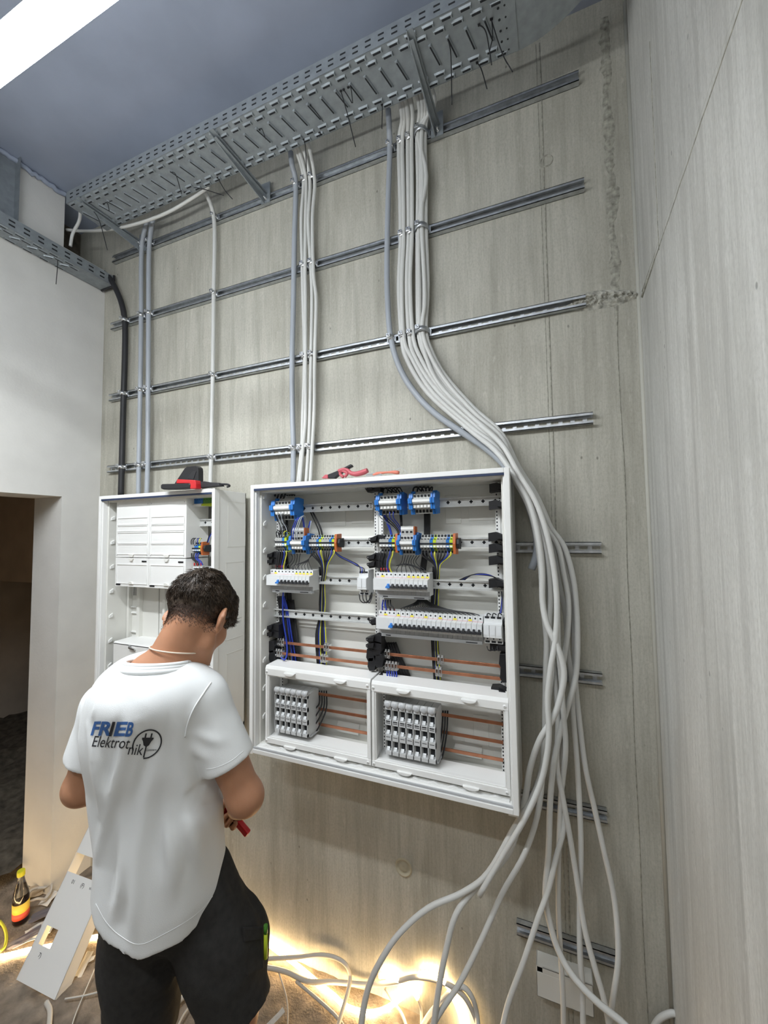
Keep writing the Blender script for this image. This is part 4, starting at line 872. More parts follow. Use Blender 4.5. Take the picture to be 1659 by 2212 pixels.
L11 = [(c, [(911+k*7, 1192, -0.165), (913+k*6.6, 1201, -0.168), (934+k*2.2, 1216, -0.15), (941+k*0.9, 1230, -0.14), (940+k*0.9, 1252, -0.10), (935+k*1.3, 1290, -0.085), (933+k*1.4, 1330, -0.08), (936+k*1.0, 1395, -0.085), (937+k*1.3, 1440, -0.10), (938+k*1.5, 1485, -0.11)]) for k, c in enumerate(cols)]
L11 += [(K, [(936+k*4, 1225, -0.11), (935+k*4, 1260, -0.085), (932+k*4, 1330, -0.075), (934+k*4, 1400, -0.080), (940+k*4, 1485, -0.10)], 0.0042) for k in range(4)]
loom('long loom of black, blue and yellow-green wires falling from the right ten-piece strip', L11, 0.0028)
L12 = [(K, [(912+(k-9)*0.7, 1292, -0.10), (914+(k-9)*2.2, 1303, -0.12), (912+(k-9)*5.0+k, 1311+abs(k-6)*0.5, -0.14), (868+k*9.7, 1318+k*0.6, -0.15), (870+k*9.9, 1331+k*1.0, -0.155)], 0.0015) for k in range(18)]
loom('fan of thin black wires above the long lower breaker row', L12)
L13 = [((U, U, K, K)[k], [(828+k*5, 1296, -0.13), (826+k*6, 1306, -0.15), (826+k*8, 1313, -0.16), (826+k*8.5, 1325, -0.155)]) for k in range(4)]
t = loom('blue and black wires entering the blue-toggle switch of the long lower row', L13, 0.0026)
for k in range(4): p = PY(826+k*8.5, 1322, -0.156); MB().cyl(p, p+Vector((0, 0, 0.012)), 0.0032, 8).build('crimp_sleeve', 'red', t)
L14 = [((K, U, U, K)[k], [(990+k*4, 1254, -0.09), (1010+k*3, 1245-k, -0.13), (1035+k*2, 1239+k, -0.14), (1060+k*2, 1243+k, -0.13), (1076+k, 1256, -0.11), (1084, 1280, -0.10), (1082+k, 1310, -0.11), (1076+k*2, 1336, -0.13)]) for k in range(4)]
L14 += [(K, [(1052+k*12, 1336, -0.165), (1053+k*12, 1326, -0.175), (1059+k*12, 1327, -0.165), (1063+k*11, 1334, -0.14)]) for k in range(3)]
L14 += [(K, [(1052+k*11, 1396, -0.165), (1055+k*10, 1404, -0.17), (1061+k*9, 1405, -0.165), (1064+k*9, 1397, -0.15)]) for k in range(3)]
loom('blue and black wires arching behind the right rail down to the three-pole device', L14, 0.0019)
L15 = [(K, [(832+k*5, 1388, -0.075), (842+k*5.5, 1420, -0.075), (856+k*6, 1455, -0.075), (866+k*6, 1480, -0.075)], 0.0085) for k in range(5)]
L15 += [(U, [(836+k*5, 1450, -0.14), (837+k*5, 1460, -0.15), (843+k*3, 1468, -0.14), (848+k*2, 1482, -0.11)]) for k in range(5)]
loom('broad black loom slanting behind the right copper bars, blue tails in front', L15, 0.0026)
for s, pts in (('left', ((690, 1492), (690, 1518), (682, 1530), (672, 1541))), ('right', ((952, 1535), (950, 1570), (946, 1600), (942, 1640)))):
    ww = [(K, [(pts[0][0]+k*5, pts[0][1], -0.09), (pts[1][0]+k*5, pts[1][1]+k*4, -0.12), (pts[2][0]+k*3, pts[2][1]+k*12, -0.13), (pts[3][0]+(k % 2)*2, pts[3][1]+k*18-(0 if s == 'left' else 60), -0.13)], 0.003) for k in range(4)]
    loom('black wires curving into the right flank of the %s fuse switches' % s, ww)
# ------------------------------------------------------------------ left cabinet
LX0, LXE, LZ0, LZ1 = -2.158, -1.383, 0.965, 2.082
_z0, _z1 = Z0, Z1; Z0, Z1 = LZ0, LZ1
cabL = enclosure(LX0, LXE, LZ0, LZ1, 'smaller open cabinet with white covers and meter boards behind the man')
spacers(LX0, LXE, cabL); Z0, Z1 = _z0, _z1
LR = cabL.location
# flank panels pressed into the right side
for z0, z1, y0, y1 in ((1.82, 2.03, -0.150, -0.035), (1.40, 1.75, -0.160, -0.045), (1.0, 1.34, -0.15, -0.04)):
    w = MB()
    for a, b, c, d in ((y0, y0+0.002, z0, z1), (y1-0.002, y1, z0, z1), (y0, y1, z0, z0+0.002), (y0, y1, z1-0.002, z1)): w.box((LXE-0.0045, a, c), (LXE-0.003, b, d))
    w.build('flank_panel', 'inner', cabL, kind='stuff')
w = MB()
for k in range(5): w.obox((LXE-0.003, -0.10+k*0.014, LZ0+0.012), (LXE-0.003, -0.094+k*0.014, LZ0+0.034), 0.004, 0.004, up=(1,0,0))
w.build('vent_slots', 'hole_shade', cabL, kind='stuff')
CY = -0.195                              # cover fronts
def cx(px, py=1150, Y=CY): return PY(px, py, Y).x
def cz(px, py, Y=CY): return PY(px, py, Y).z
xa, xb, xc = cx(251), cx(323), cx(402); zt, zm, zb2 = LZ1-0.028, cz(290, 1205), cz(290, 1268)
def module_cover(x0, x1, z0, z1, ridges, nm):
    w = MB().box((x0, CY, z0), (x1, CY+0.006, z1)); w.box((x0, CY+0.006, z0), (x0+0.003, -0.06, z1)); w.box((x1-0.003, CY+0.006, z0), (x1, -0.06, z1)); w.box((x0, CY+0.006, z0), (x1, -0.06, z0+0.003)); w.box((x0, CY+0.006, z1-0.003), (x1, -0.06, z1))
    o = w.build('module_cover', 'white', cabL, bevel=0.0012)
    for a, b in ridges:
        w = MB(); zz0, zz1 = z0+(z1-z0)*a, z0+(z1-z0)*b; ring(w, x0+0.012, x1-0.010, zz0, zz1, 0.003, CY-0.003, CY); sub(w, 'cover_field', 'white', o, LR)
    return o
for i, (p0, p1) in enumerate(((xa, xb-0.002), (xb, xc))):
    o = module_cover(p0, p1, zm+0.002, zt, ((0.05, 0.235), (0.245, 0.44), (0.455, 0.56), (0.57, 0.70)), i)
    for dx, dz in ((0.01, 0.012), (p1-p0-0.012, 0.012), (0.01, zt-zm-0.02), (p1-p0-0.012, zt-zm-0.02)): sub(MB().disc((p0+dx, CY-0.0002, zm+dz), 0.003, (0,-1,0), 8), 'screw', 'mcb_dark', o, LR)
    xm = (p0+p1)/2; sub(MB().prism([(xm-0.018, zm+0.016), (xm+0.018, zm+0.016), (xm+0.010, zm+0.004), (xm-0.010, zm+0.004)], 'y', CY-0.006, CY), 'grip_tab', 'inner', o, LR)
    o = module_cover(p0, p1, zb2, zm-0.001, ((0.10, 0.78),), i)
    for xx, zz, mt in ((p1-0.030, zm-0.017, 'black'), (p0+0.025, zb2+0.009, 'black')): sub(MB().box((xx-0.016, CY-0.003, zz-0.003), (xx+0.016, CY, zz+0.004)), 'label_window', mt, o, LR, bevel=0.001)
    for zz, s in ((zm-0.004, -1), (zb2+0.014, 1)): sub(MB().prism([(xm-0.016, zz), (xm+0.016, zz), (xm+0.008, zz+s*0.012-0.0), (xm-0.008, zz+s*0.012)], 'y', CY-0.007, CY), 'grip_tab', 'inner', o, LR)
# meter boards in the open middle part
MYB = -0.075
mz0, mz1 = cz(290, 1390, MYB), zb2+0.02
for i, (p0, p1) in enumerate(((266, 342), (344, 420))):
    x0, x1 = PY(p0, 1340, MYB).x, PY(p1, 1340, MYB).x
    o = MB().box((x0, MYB, mz0), (x1, MYB+0.01, mz1)).build('meter_board', 'inner', cabL, bevel=0.001); xm = x0+(x1-x0)*0.38
    for a, b, d in ((-0.045, -0.030, 0.022), (0.030, 0.050, 0.022)): sub(MB().box((xm+a, MYB-d, mz0+0.02), (xm+b, MYB, mz1-0.03)), 'board_rail', 'inner', o, LR, bevel=0.001)
    for zz in (0.03, 0.06, 0.16, 0.19): sub(MB().box((xm-0.028, MYB-0.010, mz0+zz), (xm+0.028, MYB, mz0+zz+0.007)), 'cross_bar', 'white', o, LR, bevel=0.001)
    w = MB()
    for k in range(6): w.box((xm-0.024+k*0.009, MYB-0.0006, mz1-0.085), (xm-0.021+k*0.009, MYB, mz1-0.03-0.006*(k % 3)))
    sub(w, 'slot', 'hole_shade', o, LR, kind='stuff')
# lower closed cover with lever latch
lz = cz(290, 1394); x0, x1 = cx(245, 1400), cx(402, 1400)
w = MB().box((x0, CY, LZ0+0.03), (x1, CY+0.006, lz)); w.prism([(CY, lz), (CY+0.006, lz+0.006), (-0.06, lz+0.010), (-0.06, lz-0.01), (CY, lz-0.006)], 'x', x0, x1); w.box((x1-0.004, CY, LZ0+0.03), (x1, -0.06, lz))
o = w.build('lower_cover', 'white', cabL, bevel=0.0012); xx = cx(288, 1402)
w = MB().obox((xx-0.022, CY-0.008, lz-0.012), (xx+0.020, CY-0.008, lz-0.018), 0.008, 0.008); w.prism([(xx-0.022, lz-0.016), (xx-0.012, lz-0.008), (xx-0.022, lz+0.001)], 'y', CY-0.010, CY); sub(w, 'lever_latch', 'zinc', o, LR, bevel=0.001)
for k in range(8):
    z = LZ0+0.12+k*0.125; MB().prism([(FY+0.045, z), (FY+0.062, z+0.003), (FY+0.062, z+0.022), (FY+0.045, z+0.012)], 'x', LX0+0.030, LX0+0.038).build('flank_clip', 'white', cabL)
# open wiring column at the right
DY = -0.11
def q(px, py, Y=DY): return PY(px, py, Y)
w = MB()
for px in (421, 433): p = q(px, 1150, -0.095); w.box((p.x-0.004, -0.097, LZ0+0.4), (p.x+0.004, -0.09, LZ1-0.03))
w.build('upright', 'galv', cabL, kind='stuff')
_RY = RYF; zz = q(440, 1129).z; din_rail(q(419, 1129).x, LXE-0.015, zz, cabL); din_rail(q(419, 1190).x, LXE-0.015, q(440, 1185).z, cabL)
def simple_block(px0, px1, pyt, pyb, Y, mt, mt2, label, n):
    a, b = q(px0, pyt, Y), q(px1, pyb, Y); t = thing('terminal_block', label, 'terminal block', (a.x, Y, b.z), 'terminal blocks in the smaller cabinet'); wd = (b.x-a.x)/n; H = a.z-b.z
    for k in range(n):
        w = MB().box((k*wd+0.0003, 0, H*0.28), ((k+1)*wd-0.0003, 0.05, H)); w.disc(((k+0.5)*wd, 0, H*0.72), 0.002, (0,-1,0), 8, 1); w.build('terminal', [mt, 'hole_shade'], t, off=(0,0,0))
    MB().prism([(-0.012, 0), (-0.006, H*0.26), (0.05, H*0.26), (0.05, 0)], 'x', 0, b.x-a.x).build('cover_strip', mt2, t, off=(0,0,0)); return t
simple_block(414, 438, 1075, 1093, -0.15, 'blue', 'white', 'blue neutral terminal strip with white edge at the top of the smaller cabinet', 5)
simple_block(439, 461, 1074, 1092, -0.15, 'green', 'lime', 'green earth terminal strip with yellow edge at the top of the smaller cabinet', 4)
strip('terminal_block', 'terminal strip with orange end plate inside the smaller cabinet behind the head', 411, 433, 1172, 1198, [G_, G_, B_, B_, Y_], 'orange')
LL = [((K, K, G2, U, VY)[k], [(413+k*4.5, 1176, -0.165), (413+k*4.5, 1168, -0.17), (417+k*4, 1163, -0.16), (424+k*3, 1164, -0.13)]) for k in range(5)]
LL += [((K, K, U, U)[k], [(414+k*5, 1195, -0.165), (415+k*4, 1206, -0.165), (422+k*4, 1213, -0.16), (426+k*4, 1221, -0.155)], 0.003) for k in range(4)]
LL += [((K, U, G2)[k], [(447+k*2, 1172, -0.14), (451+k*2, 1160, -0.14), (458+k, 1146+k*3, -0.14)], 0.002) for k in range(3)]
loom('black and blue wires around the orange-ended terminal strip in the smaller cabinet', LL)
rx = PY(406, 1230, RYF-0.074).x; rzz = PY(430, 1246, RYF-0.074).z
rc = proto('residual_current_breaker', 4, 'white breaker pair half hidden by the hair, in the smaller cabinet', 'circuit breaker', True, True); rc.location = (rx, RYF, rzz)
lb = 'white breaker with yellow label beside the hair in the smaller cabinet'; pb = proto('residual_current_breaker', 4, lb, 'circuit breaker', True, True); pb.location = (rx+4*MW, RYF, rzz)
for k in range(3): MB().cyl(PY(420+k*7, 1222, -0.155), PY(420+k*7, 1216, -0.155), 0.0032, 8).build('wire_sleeve', 'red', cabL)
z = q(440, 1421, -0.17).z
MB().box((q(405, 1421, -0.17).x, -0.18, z-0.004), (LXE-0.015, -0.05, z)).build('shelf_strip', 'white', cabL)
MB().box((q(440, 1410, -0.12).x, -0.13, q(440, 1420, -0.12).z), (LXE-0.02, -0.08, q(440, 1403, -0.12).z)).build('relay_block', 'mcb_dark', cabL, bevel=0.001)
# printed company sheet inside the door column
a, b = PY(405, 1432, FY+0.02), PY(457, 1470, FY+0.02)
t = thing('name_plate', 'white plate with blue printed lettering at the cabinet edge above the shoulder', 'sign', (a.x, FY+0.02, b.z))
MB().box((a.x, FY+0.02, b.z), (LXE-0.020, FY+0.024, a.z)).build('plate', 'white', t, bevel=0.0015)
def text_mesh(body, size, off=0.0, ext=0.0003):
    cu = bpy.data.curves.new('txt', 'FONT'); cu.body = body; cu.size = size; cu.extrude = ext; cu.offset = off; cu.resolution_u = 4
    o = bpy.data.objects.new('txt', cu); COL.objects.link(o); dg = bpy.context.evaluated_depsgraph_get(); me = bpy.data.meshes.new_from_object(o.evaluated_get(dg)); bpy.data.objects.remove(o); return me
def flat_text(body, size, p, mt, parent, off=0.0, name='lettering'):
    me = text_mesh(body, size, off); me.transform(Matrix.Rotation(math.pi/2, 4, 'X')); me.materials.clear(); me.materials.append(M[mt]); me.transform(Matrix.Translation(Vector(p)-parent.location)); return link(name, me, parent)
M['print_blue'] = mat('print_blue', (0.045, 0.13, 0.36), 0.7)
p = PY(432, 1443, FY+0.0195); flat_text('FRIEB', 0.0125, (p.x, p.y, p.z), 'print_blue', t, 0.0006)
p = PY(432, 1449, FY+0.0195); flat_text('Elektrotechnik', 0.0048, (p.x, p.y, p.z), 'ink', t)
# ------------------------------------------------------------------ tools lying on the cabinets
TT = LZ1
def T(px, py, Y=-0.20): return PY(px, py, Y)
t = thing('crimping_tool', 'red and black hand tool lying on top of the smaller cabinet', 'tool', tuple(T(400, 1050)))
def flat(pts, Y, th, zmin=None):
    return [(p.x, max(p.z, zmin) if zmin else p.z) for p in (T(x, y, Y) for x, y in pts)]
MB().prism(flat(((352, 1048), (355, 1046), (395, 1045), (414, 1044), (416, 1047), (415, 1055), (395, 1057), (357, 1058), (352, 1056)), -0.262, 0), 'y', -0.275, -0.240).build('grip', 'black', t, bevel=0.005)
MB().prism(flat(((387, 1045), (389, 1036), (428, 1038), (430, 1046), (430, 1056), (417, 1057), (416, 1045)), -0.255, 0), 'y', -0.272, -0.240).build('body', 'red', t, bevel=0.003)
MB().prism(flat(((429, 1044), (433, 1042), (444, 1040), (452, 1042), (474, 1043), (478, 1050), (452, 1052), (430, 1055)), -0.236, 0, TT+0.001), 'y', -0.245, -0.215).build('ratchet', 'rubber', t, bevel=0.002)
MB().tube([T(468, 1046, -0.23), T(485, 1046, -0.22), T(493, 1047, -0.215), T(496, 1050, -0.21), T(490, 1052, -0.215)], 0.0045, 8).build('lever', 'rubber', t)
t = thing('tool_case', 'black angular plate standing on the smaller cabinet behind the red tool', 'case', tuple(T(410, 1040, -0.17)))
MB().prism(flat(((380, 1049), (404, 1013), (409, 1009), (428, 1007), (433, 1011), (434, 1018), (434, 1049)), -0.17, 0, TT), 'y', -0.185, -0.155).build('case', 'black', t, bevel=0.0015)
MB().prism(flat(((404, 1034), (416, 1018), (424, 1018), (418, 1036)), -0.186, 0), 'y', -0.187, -0.184).build('raised_field', 'rubber', t, bevel=0.001)
T2 = 2.084
M['pink'] = mat('faded_red_grip', (0.50, 0.10, 0.12), 0.45)
M['coral'] = mat('coral_grip', (0.66, 0.20, 0.13), 0.45)
def on(p): return Vector((p.x, p.y, max(p.z, T2+0.006)))
t = thing('combination_pliers', 'pliers with faded red grips lying on the large cabinet, black blade behind', 'pliers', tuple(T(760, 1028, -0.15)))
MB().tube([on(T(732, 1018)), on(T(742, 1014)), on(T(752, 1016)), on(T(758, 1022)), on(T(770, 1024)), on(T(785, 1020)), on(T(794, 1016))], lambda u: 0.0085-0.002*math.sin(u*6), 10).build('grip', 'pink', t)
MB().tube([on(T(745, 1030)), on(T(750, 1022)), on(T(738, 1017)), on(T(735, 1024)), on(T(742, 1031))], 0.006, 10).build('grip', 'pink', t)
MB().prism([(p.x, p.z) for p in (T(790, 1029), T(793, 1024), T(812, 1021), T(826, 1024), T(824, 1028))], 'y', -0.205, -0.19).build('jaw', 'zinc', t, bevel=0.001)
t = thing('stripping_knife', 'black knife with dull red tip lying left of the red pliers on the large cabinet', 'knife', tuple(T(715, 1028, -0.18)))
MB().prism([(p.x, max(p.z, T2)) for p in (T(698, 1034, -0.18), T(706, 1026, -0.18), T(712, 1026, -0.18), T(712, 1034, -0.18))], 'y', -0.195, -0.17).build('tip', 'pink', t, bevel=0.002)
MB().prism([(p.x, max(p.z, T2)) for p in (T(710, 1026, -0.18), T(735, 1016, -0.18), T(760, 1003, -0.18), T(763, 1008, -0.18), T(745, 1018, -0.18), T(725, 1034, -0.18), T(711, 1034, -0.18))], 'y', -0.192, -0.172).build('handle', 'black', t, bevel=0.003)
t = thing('screwdriver', 'slim coral red tool lying rightmost on top of the large cabinet', 'screwdriver', tuple(T(840, 1022)))
MB().tube([on(T(806, 1026)), on(T(822, 1022)), on(T(845, 1020)), on(T(862, 1021))], lambda u: 0.0055+0.0015*math.sin(u*9), 10).build('handle', 'coral', t)
MB().tube([on(T(850, 1020, -0.16)), T(862, 1012, -0.16), T(872, 1014, -0.16), on(T(880, 1023, -0.16))], 0.0008, 5).build('wire_loop', 'galv', t)

# ------------------------------------------------------------------ floor level
def GF(px, py, z=0.012):
    p = PZ(px, py, z)
    return p if p.y < -0.022 else PY(px, py, -0.022)
def hose(pts, label, r=0.0085):
    P = crom(pts, 8); w = MB().tube(P, r, 10, smooth=0); t = thing('light_hose', label, 'light', tuple(P[0]), 'warm light hoses on the floor'); w.build('lit_tube', 'led', t)
    w = MB(); acc = 0
    for a, b in zip(P, P[1:]):
        acc += (b-a).length
        if acc > 0.012:
            acc = 0; d = (b-a).normalized(); u = Vector((0,0,1)); u = (u-d*u.dot(d)).normalized(); w.obox(b+u*(r*0.9), b+u*(r*1.45), 0.004, 0.002, up=d)
    w.build('ribs', 'cable', t, kind='stuff'); return t
hose([(-3.7, -0.25, 0.05), (-3.3, -0.55, 0.05), (-2.9, -0.66, 0.04), (-2.45, -0.545, 0.025), GF(0, 2066), GF(60, 2052), GF(95, 2046), GF(195, 2026), Vector((-1.8, -0.13, 0.03)), Vector((-1.55, -0.05, 0.03)), GF(565, 2034), GF(600, 2055), GF(640, 2084), GF(660, 2100), GF(690, 2126), GF(720, 2150), GF(745, 2172), GF(775, 2184), GF(805, 2187), GF(835, 2178), GF(860, 2160), GF(890, 2135), GF(905, 2122)],  # first points run on unseen into the annex, added to light its wall
     'glowing warm light hose along the wall foot, longest piece')
hose([GF(820, 2108), GF(835, 2108), GF(855, 2115), GF(875, 2127), GF(892, 2140), GF(903, 2156)], 'short glowing arc of light hose, crossing in the middle of the wall foot')
hose([GF(905, 2104, 0.05), GF(925, 2103, 0.05), GF(945, 2112), GF(968, 2130), GF(982, 2160), GF(992, 2185), GF(1000, 2215), GF(1004, 2250)], 'glowing light hose end, rightmost piece at the wall foot')
def floor_cable(pts, r, mt, label, z=0.02):
    return solo(MB().tube([GF(x, y, z) if len((x, y)) == 2 else None for x, y in pts], r, 8, smooth=6), 'floor_cable', mt, label, 'cable', 'loose cables on the floor', loc=tuple(GF(*pts[0])))
M['cable_warm'] = mat('cable_beige', (0.56, 0.53, 0.48), 0.45)
floor_cable(((520, 2075), (575, 2071), (640, 2068), (690, 2063), (725, 2069), (748, 2085), (756, 2110), (752, 2140), (742, 2175), (726, 2230)), 0.008, 'cable_warm', 'pale cable running right from the knee and turning down at the wall', 0.05)
floor_cable(((520, 2090), (575, 2090), (620, 2100), (665, 2120), (720, 2121), (790, 2127), (850, 2122), (890, 2112), (930, 2114), (970, 2128), (1000, 2150), (1020, 2185), (1040, 2240)), 0.009, 'cable_warm', 'pale cable along the wall foot behind the light hose', 0.03)
floor_cable(((900, 2240), (925, 2195), (950, 2165), (975, 2140), (1000, 2132), (1020, 2155), (1030, 2190), (1034, 2240)), 0.009, 'cable', 'grey cable hooped over the right end of the light hose', 0.08)
floor_cable(((100, 2165), (108, 2185), (105, 2230)), 0.009, 'cable_warm', 'stub of pale cable under the lower end of the leaning white channel')
floor_cable(((205, 2092), (180, 2150), (160, 2200), (150, 2240)), 0.0022, 'cable', 'thin pale wire lying slantwise right of the leaning channel')
floor_cable(((140, 2158), (185, 2150), (230, 2138), (250, 2128)), 0.0032, 'cable_warm', 'thin pale wire between the leaning channel and the left shoe')
floor_cable(((215, 2230), (240, 2200), (262, 2180), (300, 2170)), 0.010, 'cable_warm', 'pale cable left of the man\'s left leg')
floor_cable(((362, 2225), (375, 2180), (395, 2155), (425, 2138), (470, 2128)), 0.010, 'cable_warm', 'pale cable passing between the man\'s legs')
floor_cable(((385, 2215), (398, 2190), (415, 2170), (440, 2152)), 0.004, 'cable_warm', 'thin cable beside the pale one between the man\'s legs')
floor_cable(((640, 2120), (690, 2162), (730, 2200), (758, 2245)), 0.006, 'cable_warm', 'lit pale cable below the light hose, left one of three')
floor_cable(((602, 2100), (618, 2150), (622, 2190), (620, 2240)), 0.003, 'cable_warm', 'thin bright wire hanging down left of the light hose')
floor_cable(((832, 2135), (850, 2165), (870, 2195), (885, 2240)), 0.006, 'cable_warm', 'lit pale cable below the light hose, middle one of three')
floor_cable(((903, 2155), (910, 2185), (910, 2240)), 0.006, 'cable_warm', 'lit pale cable below the light hose, right one of three')
floor_cable(((1400, 2245), (1420, 2205), (1445, 2190), (1462, 2192), (1475, 2215), (1485, 2250)), 0.009, 'cable', 'grey cable bend rising at the bottom right by the bare wall')
floor_cable(((0, 1990), (10, 2005), (14, 2025), (10, 2045), (0, 2055)), 0.006, 'yellow_wire', 'yellow cable curl at the left edge of the floor')
# leaning white cable channel with cut-outs
BLp = Vector((-2.174, -0.517, 0.004)); b_ = Vector((0.241, 0.013, 0)).normalized(); th = math.radians(56)
d_ = Vector((-b_.y, b_.x, 0))*math.cos(th)+Vector((0,0,1))*math.sin(th); n_ = d_.cross(b_).normalized()      # n_ faces the room
if n_.y > 0: n_ = -n_
LW, LL_ = 0.2414, 0.86
t = thing('cable_channel', 'white sheet cover with cut-outs leaning against the wall left of the man', 'cable channel', tuple(BLp))
def CP(u, v, n=0.0): return BLp+b_*(u*LW)+d_*v-n_*n
def plate(w, u0, u1, v0, v1, th_=0.002):
    vs = [CP(u, v, n) for n in (0, th_) for u, v in ((u0, v0), (u1, v0), (u1, v1), (u0, v1))]
    w.add(vs, [(0,1,2,3),(7,6,5,4),(0,4,5,1),(1,5,6,2),(2,6,7,3),(3,7,4,0)])
w = MB(); plate(w, 0, 1, 0, 0.115); plate(w, 0, 0.12, 0.115, 0.175); plate(w, 0.42, 1, 0.115, 0.175); plate(w, 0, 1, 0.175, 0.355); plate(w, 0.85, 1, 0.355, 0.425); plate(w, 0, 1, 0.425, LL_)
w.build('front_sheet', 'white', t)
for u, s in ((1.0, 'right'), (0.0, 'left')):
    a = [CP(u, v, n) for v, n in ((0, 0), (LL_, 0), (LL_, 0.055), (0, 0.055))]; c = [p+b_*(0.002 if u == 0 else -0.002) for p in a]
    MB().add(a+c, [(0,1,2,3),(7,6,5,4),(0,4,5,1),(1,5,6,2),(2,6,7,3),(3,7,4,0)]).build('side_flange', 'white', t)
a = [CP(0, v, n) for v, n in ((0.355, 0), (0.425, 0), (0.425, 0.05), (0.355, 0.05))]
def sheet_text(body, size, u, v, rot=0.0):
    me = text_mesh(body, size, 0.0, 0.0002); up = d_; R3 = Matrix((b_, up, n_)).transposed().to_4x4()
    me.transform(Matrix.Rotation(rot, 4, 'Z')); me.transform(Matrix.Translation(CP(u, v, -0.0006)-t.location)@R3); me.materials.clear(); me.materials.append(M['ink']); return link('handwriting', me, t)
sheet_text('01', 0.020, 0.22, 0.322); sheet_text('(F)', 0.020, 0.47, 0.322); sheet_text('NV NC 24', 0.012, 0.70, 0.324); sheet_text('7)', 0.020, 0.24, 0.082)
# bottle with yellow cap
p = PZ(45, 1990, 0.0)
M['bottle'] = mat('bottle_glass', (0.80, 0.80, 0.74), 0.05, trans=1.0, ior=1.45); M['drink'] = mat('dark_drink', (0.035, 0.008, 0.004), 0.2)
M['cap_y'] = mat('yellow_cap', (0.70, 0.66, 0.03), 0.45); M['lab_y'] = mat('yellow_paper', (0.80, 0.55, 0.08), 0.6); M['lab_r'] = mat('red_paper', (0.70, 0.10, 0.06), 0.6)
t = thing('drink_bottle', 'glass bottle of dark drink with yellow cap standing by the door opening', 'bottle', (p.x, p.y, 0)); t.rotation_euler = (0.05, 0.05, 0)
MB().lathe([(0.0, 0.003), (0.030, 0.003), (0.033, 0.010), (0.033, 0.125), (0.029, 0.150), (0.017, 0.195), (0.0135, 0.215), (0.0135, 0.245)], (0,0,0), 24).build('glass', 'bottle', t, off=(0,0,0))
MB().lathe([(0.0, 0.006), (0.0305, 0.006), (0.0305, 0.110), (0.0, 0.110)], (0,0,0), 20).build('drink', 'drink', t, off=(0,0,0))
MB().lathe([(0.0334, 0.045), (0.0336, 0.045), (0.0336, 0.105), (0.0334, 0.105)], (0,0,0), 24).build('label', 'lab_y', t, off=(0,0,0))
MB().lathe([(0.0337, 0.030), (0.0339, 0.030), (0.0339, 0.060), (0.0337, 0.060)], (0,0,0), 24).build('label_band', 'lab_r', t, off=(0,0,0))
MB().lathe([(0.0, 0.252), (0.015, 0.252), (0.0165, 0.247), (0.0165, 0.228), (0.0145, 0.228)], (0,0,0), 20).build('cap', 'cap_y', t, off=(0,0,0), bevel=0.0006)
# white box by the lowest rail
a, b = PY(1158, 2084, -0.055), PY(1282, 2190, -0.055)
t = thing('junction_box', 'flat white trunking box on the wall behind the hanging cables, under the lowest rail', 'box', ((a.x+b.x)/2, -0.03, a.z-0.13))
x0, x1, z1 = a.x, PY(1282, 2150, -0.055).x, a.z; z0 = z1-0.10
w = MB().box((x0, -0.055, z0), (x1, -0.052, z1-0.02)); w.box((x0+0.02, -0.055, z1-0.02), (x1, -0.052, z1)); w.box((x0, -0.055, z0), (x0+0.003, 0, z1)); w.box((x1-0.003, -0.055, z0), (x1, 0, z1)); w.box((x0, -0.055, z0), (x1, 0, z0+0.003)); w.build('body', 'inner', t, bevel=0.001)
MB().box((x0, -0.055, z1-0.003), (x1, 0, z1)).build('top', 'inner', t)
# rubbish on the floor
def scrap(px, py, w_, h_, a, mt, label, cat='scrap', z=0.01):
    p = GF(px, py, z); M3 = Matrix.Translation(p)@Matrix.Rotation(a, 4, 'Z')@Matrix.Rotation(0.25, 4, 'X'); vs = []; n = 5
    for i in range(n+1):
        for j in range(n+1):
            u, v = i/n-0.5, j/n-0.5; vs.append(M3@Vector((u*w_, v*h_, 0.03*mnoise.noise((u*3+px, v*3, 1))*w_*6)))
    mb = MB().add(vs, [(i*(n+1)+j, (i+1)*(n+1)+j, (i+1)*(n+1)+j+1, i*(n+1)+j+1) for i in range(n) for j in range(n)])
    o = solo(mb, 'scrap', mt, label, cat, 'scraps on the floor'); m = o.modifiers.new('thick', 'SOLIDIFY'); m.thickness = 0.0015; return o
M['paper_w'] = mat('scrap_white', (0.66, 0.64, 0.60), 0.8); M['foil'] = mat('scrap_foil', (0.16, 0.15, 0.17), 0.35); M['card'] = mat('scrap_card', (0.42, 0.34, 0.24), 0.85)
scrap(180, 2085, 0.03, 0.10, 0.5, 'paper_w', 'white scrap right of the leaning channel, upper one'); scrap(190, 2075, 0.02, 0.05, -0.8, 'paper_w', 'small white scrap beside the upper white scrap')
scrap(90, 1975, 0.06, 0.24, -1.0, 'foil', 'dark crumpled wrapping strip behind the bottle'); scrap(60, 2020, 0.09, 0.22, -0.9, 'paper_w', 'pale crumpled wrapping left of the leaning channel'); scrap(40, 2032, 0.05, 0.16, -0.7, 'foil', 'dark wrapping strip close to the glowing hose at the left')
scrap(105, 1940, 0.05, 0.07, 0.3, 'paper_w', 'white scrap against the foot of the door pillar'); scrap(75, 1925, 0.08, 0.06, 0.9, 'card', 'brown scrap near the foot of the door pillar')
scrap(240, 2165, 0.03, 0.02, 0.2, 'paper_w', 'tiny pale scrap left of the man\'s left leg'); scrap(590, 2205, 0.02, 0.09, -0.5, 'paper_w', 'pale strip standing by the man\'s right knee', z=0.03); scrap(395, 2122, 0.06, 0.03, 0.4, 'foil', 'dark scrap between the man\'s legs')
p = GF(85, 1930, 0.04); solo(MB().tube([(p.x+0.05*math.cos(k*0.7), p.y+0.05*math.sin(k*0.7), 0.03+0.01*(k % 3)) for k in range(14)], 0.006, 7), 'cable_coil', 'cable_warm', 'small coil of pale cable at the foot of the door pillar', 'cable')
